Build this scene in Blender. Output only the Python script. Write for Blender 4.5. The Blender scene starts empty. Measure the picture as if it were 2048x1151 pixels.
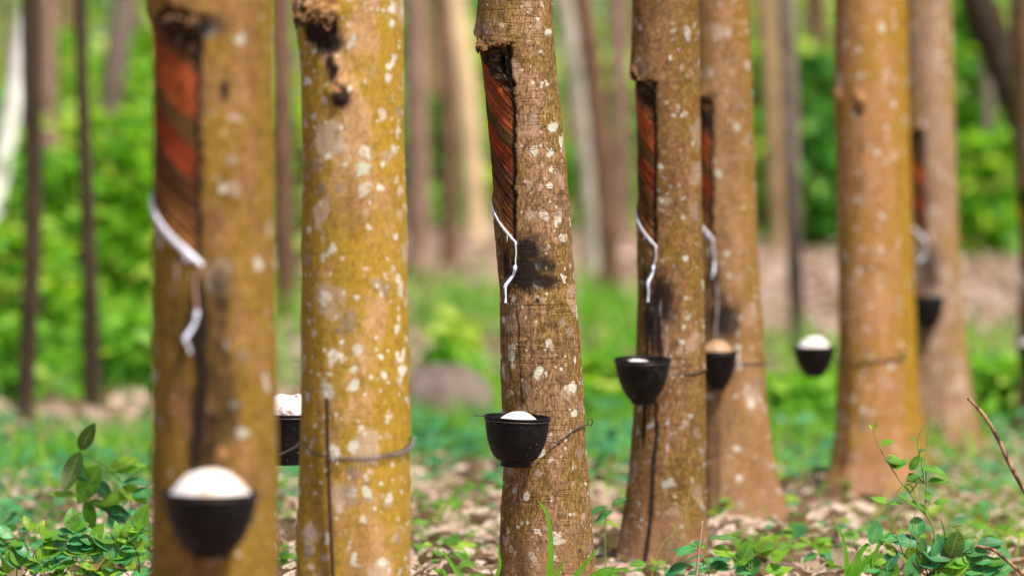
import bpy, math, random
import numpy as np
from mathutils import Vector, Matrix

R_ = math.radians
random.seed(7)
rng = np.random.default_rng(11)
SC = bpy.context.scene
COL = SC.collection

# ------------------------------------------------------------------ camera frame
LENS = 200.0
FPX = 2048 * LENS / 36.0
D3 = 11.2                      # metres to the sharp trunk
PXM = FPX / D3                 # photo pixels per metre at that trunk
H = 0.62                       # camera height
CX, CY = 1024.0, 575.5

def X(px, d): return (px - CX) * d / PXM
def Z(py, d): return H - (py - CY) * d / PXM
def P(px, py, d): return np.array([X(px, d), d * D3, Z(py, d)])

def gz(x, y):
    """ground height"""
    x = np.asarray(x, float); y = np.asarray(y, float)
    t = np.clip(y - 24, 0, 60)
    z = 0.034 * t * np.clip(t / 6, 0, 1)
    z = z + 0.025 * np.sin(x * 1.7 + 0.6 * y) * np.sin(y * 0.9 + x * 0.4) + 0.012 * np.sin(x * 5.1 - y * 2.3)
    return z

# ------------------------------------------------------------------ numpy noise
def vnoise(p, seed=0):
    p = np.asarray(p, float); i = np.floor(p).astype(np.int64); f = p - i
    f = f * f * (3 - 2 * f)
    def h(a, b, c):
        n = (a * 73856093) ^ (b * 19349663) ^ (c * 83492791) ^ (seed * 2654435761)
        n = (n ^ (n >> 13)) * 1274126177 & 0x7fffffff
        n = (n ^ (n >> 15)) * 2246822519 & 0x7fffffff
        return (n & 0xffff) / 65535.0 * 2 - 1
    x, y, z = i[..., 0], i[..., 1], i[..., 2]
    fx, fy, fz = f[..., 0], f[..., 1], f[..., 2]
    def L(a, b, t): return a + (b - a) * t
    return L(L(L(h(x, y, z), h(x+1, y, z), fx), L(h(x, y+1, z), h(x+1, y+1, z), fx), fy),
             L(L(h(x, y, z+1), h(x+1, y, z+1), fx), L(h(x, y+1, z+1), h(x+1, y+1, z+1), fx), fy), fz)

def fbm(p, seed=0, oct=3):
    p = np.asarray(p, float); s = 0; a = 1.0
    for k in range(oct):
        s = s + a * vnoise(p * 2 ** k, seed + k); a *= 0.5
    return s

def sstep(a, b, x):
    t = np.clip((x - a) / (b - a), 0, 1); return t * t * (3 - 2 * t)

# ------------------------------------------------------------------ mesh / object helpers
def np_mesh(name, verts, faces, mat=None, smooth=True, attrs=None):
    """faces: an (n,k) array or a list of such arrays / tuples"""
    me = bpy.data.meshes.new(name)
    verts = np.asarray(verts, np.float32)
    fl = faces if isinstance(faces, list) else [faces]
    fl = [np.asarray(f, np.int32) for f in fl if len(f)]
    fl = [f.reshape(-1, f.shape[-1]) for f in fl]
    tot = sum(f.shape[0] for f in fl); loops = np.concatenate([f.ravel() for f in fl])
    me.vertices.add(len(verts)); me.vertices.foreach_set('co', verts.ravel())
    me.loops.add(len(loops)); me.loops.foreach_set('vertex_index', loops)
    st = np.concatenate([np.full(f.shape[0], f.shape[1], np.int32) for f in fl])
    me.polygons.add(tot)
    me.polygons.foreach_set('loop_start', np.concatenate([[0], np.cumsum(st)[:-1]]).astype(np.int32))
    if smooth: me.polygons.foreach_set('use_smooth', np.ones(tot, bool))
    me.update(calc_edges=True); me.validate()
    for k, v in (attrs or {}).items():
        if v.ndim == 1:
            a = me.attributes.new(k, 'FLOAT', 'POINT'); a.data.foreach_set('value', v.astype(np.float32))
        else:
            a = me.attributes.new(k, 'FLOAT_VECTOR', 'POINT'); a.data.foreach_set('vector', v.astype(np.float32).ravel())
    if mat: me.materials.append(mat)
    return me

def link(name, me, parent=None, loc=None):
    o = bpy.data.objects.new(name, me); COL.objects.link(o)
    if parent: o.parent = parent
    if loc is not None: o.location = loc
    return o

def tag(o, label=None, cat=None, group=None, kind=None):
    for k, v in (('label', label), ('category', cat), ('group', group), ('kind', kind)):
        if v: o[k] = v
    return o

def empty(name, loc, label, cat, group=None):
    o = bpy.data.objects.new(name, None); COL.objects.link(o); o.location = loc
    o.empty_display_size = 0.05
    return tag(o, label, cat, group)

class MB:
    """collects pieces of ONE mesh"""
    def __init__(s): s.v = []; s.f = {}; s.n = 0; s.a = []
    def add(s, v, f, a=None):
        v = np.asarray(v, float); s.a.append(np.full((len(v), 3), .5) if a is None else a)
        for a in (f if isinstance(f, list) else [f]):
            a = np.asarray(a)
            if len(a): s.f.setdefault(a.shape[1], []).append(a + s.n)
        s.v.append(v); s.n += len(v); return s
    def build(s, name, mat, parent=None, origin=(0, 0, 0), smooth=True):
        v = np.concatenate(s.v) - np.asarray(origin, float)
        me = np_mesh(name, v, [np.concatenate(a) for a in s.f.values()], mat, smooth, {'lf': np.concatenate(s.a)})
        return link(name, me, parent, None if parent else origin)

def catmull(pts, n=8):
    p = np.asarray(pts, float)
    if len(p) < 3:
        return np.array([p[0] + (p[-1] - p[0]) * t for t in np.linspace(0, 1, n + 1)])
    q = np.vstack([2 * p[0] - p[1], p, 2 * p[-1] - p[-2]]); out = []
    for i in range(1, len(q) - 2):
        for t in np.linspace(0, 1, n, endpoint=False):
            a, b, c, d = q[i-1], q[i], q[i+1], q[i+2]
            out.append(0.5 * (2*b + (c-a)*t + (2*a-5*b+4*c-d)*t*t + (3*b-a-3*c+d)*t**3))
    out.append(p[-1]); return np.array(out)

def tube(pts, rad, seg=8):
    p = np.asarray(pts, float); n = len(p)
    rad = np.full(n, rad) if np.isscalar(rad) else np.interp(np.linspace(0, 1, n), np.linspace(0, 1, len(rad)), rad)
    T = np.gradient(p, axis=0); T /= np.linalg.norm(T, axis=1)[:, None] + 1e-12
    u = np.cross(T[0], [0.3, 0.9, 0.31]); u /= np.linalg.norm(u)
    V = []; a = np.linspace(0, 2 * np.pi, seg, endpoint=False)
    for i in range(n):
        u = u - T[i] * u.dot(T[i]); u /= np.linalg.norm(u); w = np.cross(T[i], u)
        V.append(p[i] + rad[i] * (np.cos(a)[:, None] * u + np.sin(a)[:, None] * w))
    V = np.concatenate(V); F = []
    j = np.arange(seg); k = (j + 1) % seg
    for i in range(n - 1):
        F.append(np.stack([i*seg + j, i*seg + k, (i+1)*seg + k, (i+1)*seg + j], 1))
    c0, c1 = len(V), len(V) + 1
    V = np.vstack([V, p[0], p[-1]])
    tri = np.concatenate([np.stack([np.full(seg, c0), k, j], 1), np.stack([np.full(seg, c1), (n-1)*seg + j, (n-1)*seg + k], 1)])
    return V, [np.concatenate(F), tri]

def lathe(prof, seg=64):
    """prof: (r,z) list, first and last may sit on the axis"""
    prof = np.asarray(prof, float); n = len(prof); a = np.linspace(0, 2*np.pi, seg, endpoint=False)
    V = np.concatenate([np.stack([r*np.cos(a), r*np.sin(a), np.full(seg, z)], 1) for r, z in prof])
    j = np.arange(seg); k = (j + 1) % seg
    F = np.concatenate([np.stack([i*seg+j, i*seg+k, (i+1)*seg+k, (i+1)*seg+j], 1) for i in range(n-1)])
    return V, F

# ---- leaves: template along t, three columns
def leaf_tmpl(nt=6, shape='oval'):
    t = np.linspace(0, 1, nt)
    if shape == 'oval': w = np.sin(np.pi * t ** 0.85) ** 0.75
    elif shape == 'round': w = np.sqrt(np.clip(1 - (2*t-1)**2, 0, 1)) * (1 - 0.12*t)
    elif shape == 'heart': w = np.clip(np.sin(np.pi * np.clip(t, 0, 1) ** 0.55), 0, 1) ** 0.9
    elif shape == 'blade': w = np.clip((1 - t) ** 0.6 * (0.55 + 0.9 * np.minimum(t*2, 1) * 0.5), 0, 1)
    else: w = np.sin(np.pi * t)
    w[0] = max(w[0], 0.03); w[-1] = 0.02 if shape != 'round' else 0.15
    return t, w

def leaves(pos, dr, up, L, W, curl, tmpl, fold=0.25, wav=0.0, tone=None):
    n = len(pos); pos = np.asarray(pos, float)
    dr = dr / (np.linalg.norm(dr, axis=1)[:, None] + 1e-9)
    sd = np.cross(dr, up); sd /= np.linalg.norm(sd, axis=1)[:, None] + 1e-9
    nm = np.cross(sd, dr)
    L = np.broadcast_to(L, n); W = np.broadcast_to(W, n); curl = np.broadcast_to(curl, n)
    t, w = tmpl; nt = len(t); cols = np.array([-1., 0, 1])
    T = np.repeat(t, 3); S = np.concatenate([cols * ww for ww in w])
    A = T[None] * L[:, None]
    B = S[None] * W[:, None] * 0.5
    C = -curl[:, None] * L[:, None] * T[None] ** 2 + fold * np.abs(B)
    if wav:
        ph = rng.uniform(0, 6.28, (n, 1)); C = C + wav * W[:, None] * np.sin(T[None]*11 + ph) * np.abs(S[None])
    V = pos[:, None] + A[..., None]*dr[:, None] + B[..., None]*sd[:, None] + C[..., None]*nm[:, None]
    f = []
    for i in range(nt - 1):
        for c in range(2):
            f.append([i*3+c, i*3+c+1, (i+1)*3+c+1, (i+1)*3+c])
    f = np.array(f); F = (f[None] + (np.arange(n) * 3 * nt)[:, None, None]).reshape(-1, 4)
    tn = rng.uniform(0, 1, n) if tone is None else np.clip(tone, 0, 1)
    A3 = np.stack([np.tile(T, n), np.tile(np.tile(cols, nt), n), np.repeat(tn, 3*nt)], 1)
    return V.reshape(-1, 3), F, A3

def rand_dirs(n, zlo=-1, zhi=1):
    z = rng.uniform(zlo, zhi, n); a = rng.uniform(0, 2*np.pi, n); r = np.sqrt(np.clip(1 - z*z, 0, 1))
    return np.stack([r*np.cos(a), r*np.sin(a), z], 1)

# ------------------------------------------------------------------ node helpers
class NT:
    def __init__(s, name):
        s.mat = bpy.data.materials.new(name); s.mat.use_nodes = True
        s.t = s.mat.node_tree; s.t.nodes.clear()
        s.out = s.t.nodes.new('ShaderNodeOutputMaterial')
    def n(s, typ, ins=None, **kw):
        nd = s.t.nodes.new(typ)
        for k, v in kw.items(): setattr(nd, k, v)
        for k, v in (ins or {}).items(): s.set(nd.inputs[k], v)
        return nd
    def set(s, sock, v):
        if isinstance(v, bpy.types.NodeSocket): s.t.links.new(v, sock)
        elif isinstance(v, (tuple, list)) and len(v) == 3 and sock.type == 'RGBA': sock.default_value = (*v, 1)
        else: sock.default_value = v
    def obj(s): return s.n('ShaderNodeTexCoord').outputs['Object']
    def attr(s, name, out='Fac'): return s.n('ShaderNodeAttribute', attribute_name=name).outputs[out]
    def scale(s, vec, sc, off=(0, 0, 0)):
        return s.n('ShaderNodeMapping', {'Vector': vec, 'Scale': sc, 'Location': off}).outputs[0]
    def noise(s, vec, scale, detail=3, rough=.55, out=0):
        return s.n('ShaderNodeTexNoise', {'Vector': vec, 'Scale': scale, 'Detail': detail, 'Roughness': rough}).outputs[out]
    def m(s, op, a, b=0.0, c=0.0, clamp=False):
        nd = s.n('ShaderNodeMath', operation=op, use_clamp=clamp)
        for i, v in enumerate((a, b, c)): s.set(nd.inputs[i], v)
        return nd.outputs[0]
    def mr(s, v, a, b, c=0.0, d=1.0):
        return s.n('ShaderNodeMapRange', {0: v, 1: a, 2: b, 3: c, 4: d}, interpolation_type='SMOOTHSTEP').outputs[0]
    def mix(s, f, a, b, blend='MIX'):
        nd = s.n('ShaderNodeMix', data_type='RGBA', blend_type=blend)
        s.set(nd.inputs[0], f); s.set(nd.inputs[6], a); s.set(nd.inputs[7], b)
        return nd.outputs[2]
    def ramp(s, f, stops, interp='LINEAR'):
        nd = s.n('ShaderNodeValToRGB', {0: f}); cr = nd.color_ramp; cr.interpolation = interp
        while len(cr.elements) < len(stops): cr.elements.new(0.5)
        for e, (p, c) in zip(cr.elements, stops): e.position = p; e.color = (*c, 1)
        return nd.outputs[0]
    def bump(s, h, strength=.5, dist=.003, normal=None):
        ins = {'Height': h, 'Strength': strength, 'Distance': dist}
        if normal is not None: ins['Normal'] = normal
        return s.n('ShaderNodeBump', ins).outputs[0]
    def pbsdf(s, col, rough=.7, normal=None, spec=.3, **kw):
        ins = {'Base Color': col, 'Roughness': rough, 'Specular IOR Level': spec}
        if normal is not None: ins['Normal'] = normal
        ins.update(kw)
        return s.n('ShaderNodeBsdfPrincipled', ins).outputs[0]
    def done(s, sh): s.t.links.new(sh, s.out.inputs[0]); return s.mat

def plain(name, col, rough=.6, spec=.3, nz=0.15, nscale=40, metal=0.0, bump=.2):
    t = NT(name); v = t.obj(); n = t.noise(v, nscale, 4)
    c = t.mix(n, tuple(x*(1-nz*2) for x in col), tuple(min(1, x*(1+nz)) for x in col))
    return t.done(t.pbsdf(c, rough, t.bump(n, bump, .002), spec, Metallic=metal))

def leaf_mat(name, cols, trans=.35, rough=.5, tcol=1.5, spec=.25, vein=.0):
    t = NT(name)
    sx = t.n('ShaderNodeSeparateXYZ', {0: t.attr('lf', 'Vector')}); lt, ls, r = sx.outputs
    n = len(cols)
    c = t.ramp(r, [(i/max(1, n-1), cc) for i, cc in enumerate(cols)])
    v = t.noise(t.obj(), 60, 2); nrm = None
    c = t.mix(t.mr(v, .35, .65, 0, .35), c, (.10, .17, .02), 'MIX')
    if vein:
        sa = t.m('ABSOLUTE', ls)
        side = t.m('SINE', t.m('MULTIPLY', t.m('SUBTRACT', lt, t.m('MULTIPLY', sa, .22)), 46))
        mid = t.mr(sa, .13, .03)
        vm = t.m('MAXIMUM', mid, t.m('MULTIPLY', t.mr(side, .72, .98), .55))
        c = t.mix(t.m('MULTIPLY', vm, .45*vein), c, (.34, .42, .12))
        bl = t.noise(t.obj(), 95, 4, .65)
        c = t.mix(t.mr(bl, .62, .70, 0, .65*vein), c, (.20, .15, .03))
        c = t.mix(t.mr(t.noise(t.obj(), 24, 3), .42, .62, 0, .45), c, (.015, .06, .012))
        nrm = t.bump(t.m('ADD', t.m('MULTIPLY', vm, -1.), bl), .35, .002)
    p = t.pbsdf(c, rough, nrm, spec)
    tc = t.mix(1.0, c, (tcol*1.0, tcol*1.15, tcol*.45), 'MULTIPLY')
    tr = t.n('ShaderNodeBsdfTranslucent', {'Color': tc}).outputs[0]
    mx = t.n('ShaderNodeMixShader', {0: trans}); t.t.links.new(p, mx.inputs[1]); t.t.links.new(tr, mx.inputs[2])
    return t.done(mx.outputs[0])

def bark(name, c1, c2, moss, moss_amt=.4, lich=.5, pale=(.50, .47, .40), pink=(.40, .26, .18), seed=0., grain=1., big=.5):
    t = NT(name); o = t.scale(t.obj(), (1, 1, 1), (seed, seed*1.7, seed*.6))
    ang = t.attr('ang')
    # base tone, streaked along the trunk
    a = t.noise(t.scale(o, (14, 14, 4)), 1, 4, .6)
    col = t.mix(t.mr(a, .35, .65), c1, c2)
    # moss (mustard film), more towards the flanks
    b = t.noise(t.scale(o, (9, 9, 5)), 1, 5, .65)
    bm = t.m('ADD', b, t.m('MULTIPLY', t.m('POWER', t.m('ABSOLUTE', ang), 2.5), .22))
    col = t.mix(t.m('MULTIPLY', t.mr(bm, .62 - .3*moss_amt, .75 - .3*moss_amt), .9), col, moss)
    # brown-grey weathered clouds
    w = t.noise(t.scale(o, (11, 11, 8), (3.1, 0, 0)), 1, 5, .6)
    col = t.mix(t.mr(w, .55, .72, 0, .45), col, tuple(x*.55 for x in c1))
    # horizontal rings / wrinkles
    hz = t.noise(t.scale(o, (7, 7, 130)), 1, 3, .6)
    hl = t.mr(hz, .56, .68)
    hz2 = t.noise(t.scale(o, (5, 5, 34), (0, 2.2, 0)), 1, 4, .7)
    hl2 = t.mr(hz2, .585, .64)
    col = t.mix(t.m('MULTIPLY', hl, .12*grain), col, (.06, .03, .012))
    col = t.mix(t.m('MULTIPLY', hl2, .15*grain), col, (.05, .028, .014))
    # vertical fine grain
    vg = t.noise(t.scale(o, (300, 300, 95)), 1, 3, .65)
    col = t.mix(t.mr(vg, .40, .66, .0, .55*grain), col, (.035, .018, .008))
    col = t.mix(t.mr(vg, .46, .30, .0, .35*grain), col, (.55, .33, .14))
    md = t.noise(t.scale(o, (95, 95, 60)), 1, 4, .7)
    col = t.mix(t.mr(md, .50, .68, 0, .55*grain), col, (.07, .035, .016))
    col = t.mix(t.mr(md, .46, .32, 0, .30*grain), col, (.50, .30, .15))
    sp = t.noise(o, 220, 2, .5)
    col = t.mix(t.mr(sp, .60, .72, 0, .6*grain), col, (.03, .018, .01))
    # lichens: voronoi cells with ragged edges
    dn = t.noise(o, 26, 4, .6, out=1)
    dv = t.n('ShaderNodeVectorMath', {0: dn, 1: (.5, .5, .5)}, operation='SUBTRACT').outputs[0]
    clus = t.mr(t.noise(o, 7.5, 3, .6), .34, .58, .35, 1.9)
    def layer(scale, prob, rmin, rmax, warp, off, soft=.12):
        wv = t.n('ShaderNodeVectorMath', {0: dv, 'Scale': warp}, operation='SCALE').outputs[0]
        vec = t.n('ShaderNodeVectorMath', {0: t.scale(o, (1, 1, .9), off), 1: wv}, operation='ADD').outputs[0]
        vo = t.n('ShaderNodeTexVoronoi', {'Vector': vec, 'Scale': scale})
        cr = t.n('ShaderNodeSeparateColor', {0: vo.outputs['Color']})
        on = t.m('LESS_THAN', cr.outputs[0], t.m('MULTIPLY', prob, clus))
        rad = t.mr(cr.outputs[1], 0, 1, rmin, rmax)
        edge = t.m('SUBTRACT', rad, vo.outputs['Distance'])
        return t.m('MULTIPLY', t.mr(edge, 0, soft*.6), on), cr.outputs[2]
    tex = t.noise(o, 190, 3, .7)
    tex2 = t.noise(o, 55, 4, .7)
    def lay(mask, ccol, amt):
        nonlocal col
        f = t.m('MULTIPLY', mask, t.mr(tex, .30, .55, .45, amt))
        f = t.m('MULTIPLY', f, t.mr(tex2, .32, .5, .25, 1.))
        col = t.mix(f, col, ccol)
        return f
    m1, r1 = layer(13, .42*lich+big*.15, .18, .46, .055, (0, 0, 0), .2)
    lay(m1, t.ramp(r1, [(0, pink), (.5, tuple(x*.8 for x in pink)), (1, tuple(.5*(x+y) for x, y in zip(pink, pale)))]), .62)
    m2, r2 = layer(27, .52*lich, .14, .40, .055, (1.3, .2, .7), .22)
    f2 = lay(m2, t.ramp(r2, [(0, pale), (.45, tuple(x*.85 for x in pale)), (.6, (.46, .50, .40)), (.8, pink), (1, (.22, .19, .16))]), .92)
    m3, r3 = layer(42, .22*lich, .16, .42, .03, (.3, 2.2, .1), .12)
    f3 = lay(m3, t.ramp(r3, [(0, pale), (.6, (.48, .50, .42)), (.85, pink), (1, (.20, .17, .14))]), .92)
    m5, r5 = layer(17, .32*lich*big, .14, .36, .045, (2.3, 1.2, .4), .22)
    lay(m5, t.ramp(r5, [(0, (.20, .155, .12)), (.6, (.26, .20, .17)), (1, (.14, .10, .08))]), .75)
    m4, r4 = layer(105, .08*lich, .2, .45, .012, (.9, .4, 1.1), .15)
    lay(m4, pale, .75)
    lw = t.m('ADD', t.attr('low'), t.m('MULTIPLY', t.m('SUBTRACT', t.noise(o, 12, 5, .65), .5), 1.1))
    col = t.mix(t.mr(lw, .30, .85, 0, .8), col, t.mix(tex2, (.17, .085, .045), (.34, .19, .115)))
    # soot and latex marks by the tapping channel, plus painted shade; per-vertex masks
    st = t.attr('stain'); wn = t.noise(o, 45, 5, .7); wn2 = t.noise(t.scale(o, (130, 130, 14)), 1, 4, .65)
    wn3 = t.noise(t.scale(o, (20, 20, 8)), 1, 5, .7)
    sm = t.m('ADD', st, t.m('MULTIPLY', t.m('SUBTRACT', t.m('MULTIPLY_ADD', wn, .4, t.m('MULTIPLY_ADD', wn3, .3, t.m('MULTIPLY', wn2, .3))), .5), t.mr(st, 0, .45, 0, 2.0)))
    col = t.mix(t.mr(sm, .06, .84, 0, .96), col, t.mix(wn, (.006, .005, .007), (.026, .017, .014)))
    rw = t.attr('rawwood')
    col = t.mix(t.mr(t.m('ADD', rw, t.m('MULTIPLY', t.m('SUBTRACT', wn, .5), 1.2)), .35, .7, 0, .9), col,
                t.ramp(tex2, [(.3, (.16, .07, .03)), (.5, (.42, .22, .09)), (.7, (.60, .36, .17))]))
    wd = t.attr('drip')
    col = t.mix(t.mr(t.m('ADD', wd, t.m('MULTIPLY', t.m('SUBTRACT', wn, .5), t.mr(wd, 0, .2, 0, 1.2))), .35, .7, 0, .75), col, (.42, .38, .40))
    hgt = t.m('ADD', t.m('MULTIPLY', vg, .5), t.m('ADD', t.m('MULTIPLY', f2, .35), t.m('SUBTRACT', t.m('MULTIPLY', tex2, .6), t.m('ADD', t.m('MULTIPLY', hl, .35), t.m('MULTIPLY', hl2, .4)))))
    nrm = t.bump(hgt, .55*grain, .004)
    return t.done(t.pbsdf(col, .85, nrm, .06))

def panel_mat(name, seed=0.):
    t = NT(name); pq = t.attr('pq', 'Vector'); o = t.obj()
    sx = t.n('ShaderNodeSeparateXYZ', {0: pq}); q, arc, pn = sx.outputs
    ln = t.noise(t.scale(pq, (150, 9, 0), (seed, seed, 0)), 1, 4, .65)
    ln2 = t.noise(t.scale(pq, (130, 9, 0), (seed+3, 0, 0)), 1, 4, .6)
    blot = t.noise(o, 38, 4, .65)
    p = t.m('ADD', t.m('ADD', pn, .06*math.sin(seed*1.7)), t.m('ADD', t.m('MULTIPLY', t.m('SUBTRACT', ln2, .5), .16), t.m('MULTIPLY', t.m('SUBTRACT', blot, .5), .12)))
    tan, brn, red, red2, olv, drk = (.30, .125, .035), (.11, .046, .017), (.30, .046, .014), (.36, .080, .020), (.12, .065, .02), (.028, .016, .010)
    col = t.ramp(p, [(0, (.42, .18, .05)), (.06, tan), (.16, brn), (.25, (.15, .06, .025)), (.285, red), (.37, red), (.41, olv), (.48, (.11, .06, .02)),
                     (.52, red2), (.68, red2), (.72, (.10, .05, .025)), (.78, drk), (1.0, (.06, .035, .02))])
    dk = t.mr(ln, .47, .57)
    inred = t.m('MULTIPLY', t.mr(p, .27, .30), t.mr(p, .70, .66))
    col = t.mix(t.m('MULTIPLY', dk, t.mr(inred, 0, 1, .85, .5)), col, (.018, .010, .006))
    col = t.mix(t.mr(ln, .42, .28, 0, .45), col, (.42, .20, .07))
    bl2 = t.noise(o, 22, 4, .65); col = t.mix(t.mr(bl2, .5, .68, 0, .6), col, (.045, .022, .010))
    dot = t.noise(o, 130, 2, .5)
    col = t.mix(t.mr(dot, .60, .68, 0, .7), col, (.03, .012, .008))
    # torn old bark at the top
    top = t.mr(p, .74, .80)
    tb = t.noise(o, 85, 4, .7)
    col = t.mix(t.m('MULTIPLY', top, .85), col, t.ramp(tb, [(.36, (.008, .005, .004)), (.5, (.05, .028, .014)), (.58, (.12, .065, .03)), (.66, (.42, .22, .10))]))
    col = t.mix(t.mr(t.attr('stain'), .5, 1.1, 0, .96), col, (.006, .004, .003))  # hollow in the panel painted black, its shade put into the colour
    # black dried latex along the channel
    ed = t.m('ADD', t.attr('edge'), t.m('MULTIPLY', t.m('SUBTRACT', t.noise(o, 90, 3, .6), .5), .012))
    col = t.mix(t.mr(ed, .0135, .006, 0, .95), col, (.012, .008, .008))
    h = t.m('ADD', t.m('MULTIPLY', ln, .6), t.m('MULTIPLY', t.m('MULTIPLY', tb, top), 2.5))
    return t.done(t.pbsdf(col, .7, t.bump(h, .8, .005), .08))

# ------------------------------------------------------------------ materials
M = {}
M['latex'] = (lambda t: t.done(t.pbsdf(t.mix(t.noise(t.obj(), 70, 3), (.58, .62, .78), (.82, .85, .94)), .16, t.bump(t.noise(t.obj(), 120, 3), .35, .002), .6)))(NT('latex_white'))
M['thread_pink'] = plain('dried_latex_thread', (.42, .24, .17), .5, .4, .2, 120)
def lump_mat(name, dirt, amt):
    t = NT(name); n = t.noise(t.scale(t.obj(), (22, 22, 22), (amt*7, 0, 0)), 1, 4, .6); n2 = t.noise(t.obj(), 160, 3, .6)
    c = t.mix(t.mr(n, .66 - .3*amt, .78 - .25*amt, 0, .9), t.mix(t.noise(t.obj(), 30, 3), (.70, .60, .55), (.86, .82, .82)), dirt)
    c = t.mix(t.mr(n2, .68, .74, 0, .5), c, (.25, .14, .07))
    return t.done(t.pbsdf(c, .38, t.bump(t.m('ADD', n2, t.noise(t.obj(), 45, 4)), .6, .004), .35))
M['lump'] = lump_mat('coagulum_white', (.66, .46, .28), .5)
M['lump_dirty'] = lump_mat('coagulum_tan', (.36, .18, .06), 1.25)
M['lump_spots'] = lump_mat('coagulum_spotted', (.16, .07, .06), .5)
def cup_mat(name, dust):
    t = NT(name); o = t.obj(); n = t.noise(o, 35, 5, .65); s = t.noise(t.scale(o, (120, 120, 25)), 1, 3, .6); sp = t.noise(o, 150, 2)
    c = t.mix(t.mr(n, .42, .75, 0, dust), (.0022, .002, .003), (.03, .022, .019))
    c = t.mix(t.mr(s, .6, .75, 0, dust*.5), c, (.035, .03, .03))
    c = t.mix(t.mr(sp, .715, .735, 0, .55), c, (.40, .38, .40))
    return t.done(t.pbsdf(c, t.mr(n, .3, .7, .42, .62), t.bump(n, .12, .002), .2))
M['cup'] = cup_mat('cup_plastic', .3); M['cup_dusty'] = cup_mat('cup_plastic_dusty', .75)
M['wire'] = plain('wire_steel', (.10, .085, .08), .45, .5, .3, 300, .6)
M['spring'] = plain('spring_steel', (.26, .25, .28), .4, .5, .3, 300, .7)
M['tin'] = plain('spout_tin', (.12, .13, .17), .3, .5, .3, 120, .85)
M['rod'] = plain('rod_dark', (.045, .022, .014), .8, .2, .3, 90)
M['rot'] = plain('rotten_hole', (.012, .007, .005), .9, .1, .4, 70, 0, .8)
M['stick'] = (lambda t: t.done(t.pbsdf(t.mix(t.mr(t.noise(t.scale(t.obj(), (60, 60, 25)), 1, 4), .4, .62), (.085, .045, .03), (.36, .22, .13)), .8, t.bump(t.noise(t.obj(), 200, 3), .5, .003), .2)))(NT('dead_wood'))
M['twig_pink'] = plain('twig_pink', (.42, .24, .17), .7, .2, .2, 120)
M['stem_green'] = plain('stem_green', (.16, .24, .035), .6, .3, .2, 90)
M['stem_brown'] = plain('stem_brown', (.06, .035, .018), .7, .2, .3, 120)
M['leaf_deep'] = leaf_mat('leaf_deep', [(.016, .11, .03), (.028, .18, .045), (.05, .21, .04)], .28, .36, 1.6, .35, 1.)
M['leaf_teal'] = leaf_mat('leaf_teal', [(.022, .20, .095), (.035, .27, .115), (.06, .32, .09)], .25, .36, 1.5, .35, 1.)
M['leaf_mid'] = leaf_mat('leaf_mid', [(.06, .23, .014), (.10, .33, .02), (.15, .38, .025)], .38, .4, 1.7, .3, 1.)
M['leaf_olive'] = leaf_mat('leaf_olive', [(.06, .11, .008), (.05, .12, .012), (.09, .13, .012)], .3, .42, 1.5, .3, 1.)
M['leaf_light'] = leaf_mat('leaf_light', [(.16, .39, .025), (.24, .46, .025), (.34, .50, .04)], .42, .42, 1.7, .3, 1.)
M['leaf_dry'] = leaf_mat('leaf_dry', [(.35, .20, .07), (.45, .28, .10)], .3, .55, 1.2)
M['blade'] = leaf_mat('grass_blade', [(.08, .27, .012), (.12, .34, .02), (.17, .37, .02)], .4, .42, 1.7)
M['blade_yel'] = leaf_mat('grass_blade_yellow', [(.22, .30, .02), (.30, .36, .03), (.16, .28, .03)], .4, .5, 1.6)
M['litter'] = leaf_mat('litter_leaves', [(.60, .42, .37), (.34, .20, .15), (.58, .42, .36), (.18, .10, .07), (.54, .35, .28), (.62, .47, .41), (.40, .27, .24)], .12, .65, 1.0, .2)
M['bg_bright'] = leaf_mat('shrub_bright', [(.06, .24, .014), (.15, .40, .018), (.32, .50, .03), (.56, .62, .14)], .42, .5, 1.7)
M['bg_mid'] = leaf_mat('shrub_mid', [(.05, .20, .016), (.11, .34, .022), (.20, .45, .03), (.38, .55, .09)], .38, .5, 1.7)
M['bg_deep'] = leaf_mat('shrub_deep', [(.02, .13, .03), (.05, .23, .04), (.10, .33, .04), (.22, .42, .07)], .35, .5, 1.6)
M['meadow'] = leaf_mat('meadow_blades', [(.05, .20, .012), (.10, .32, .02), (.16, .40, .03), (.30, .46, .05)], .4, .5, 1.7)
M['bg_far'] = leaf_mat('far_wood_leaves', [(.06, .20, .04), (.16, .34, .04), (.36, .48, .08), (.62, .66, .22)], .45, .6, 1.7)

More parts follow.
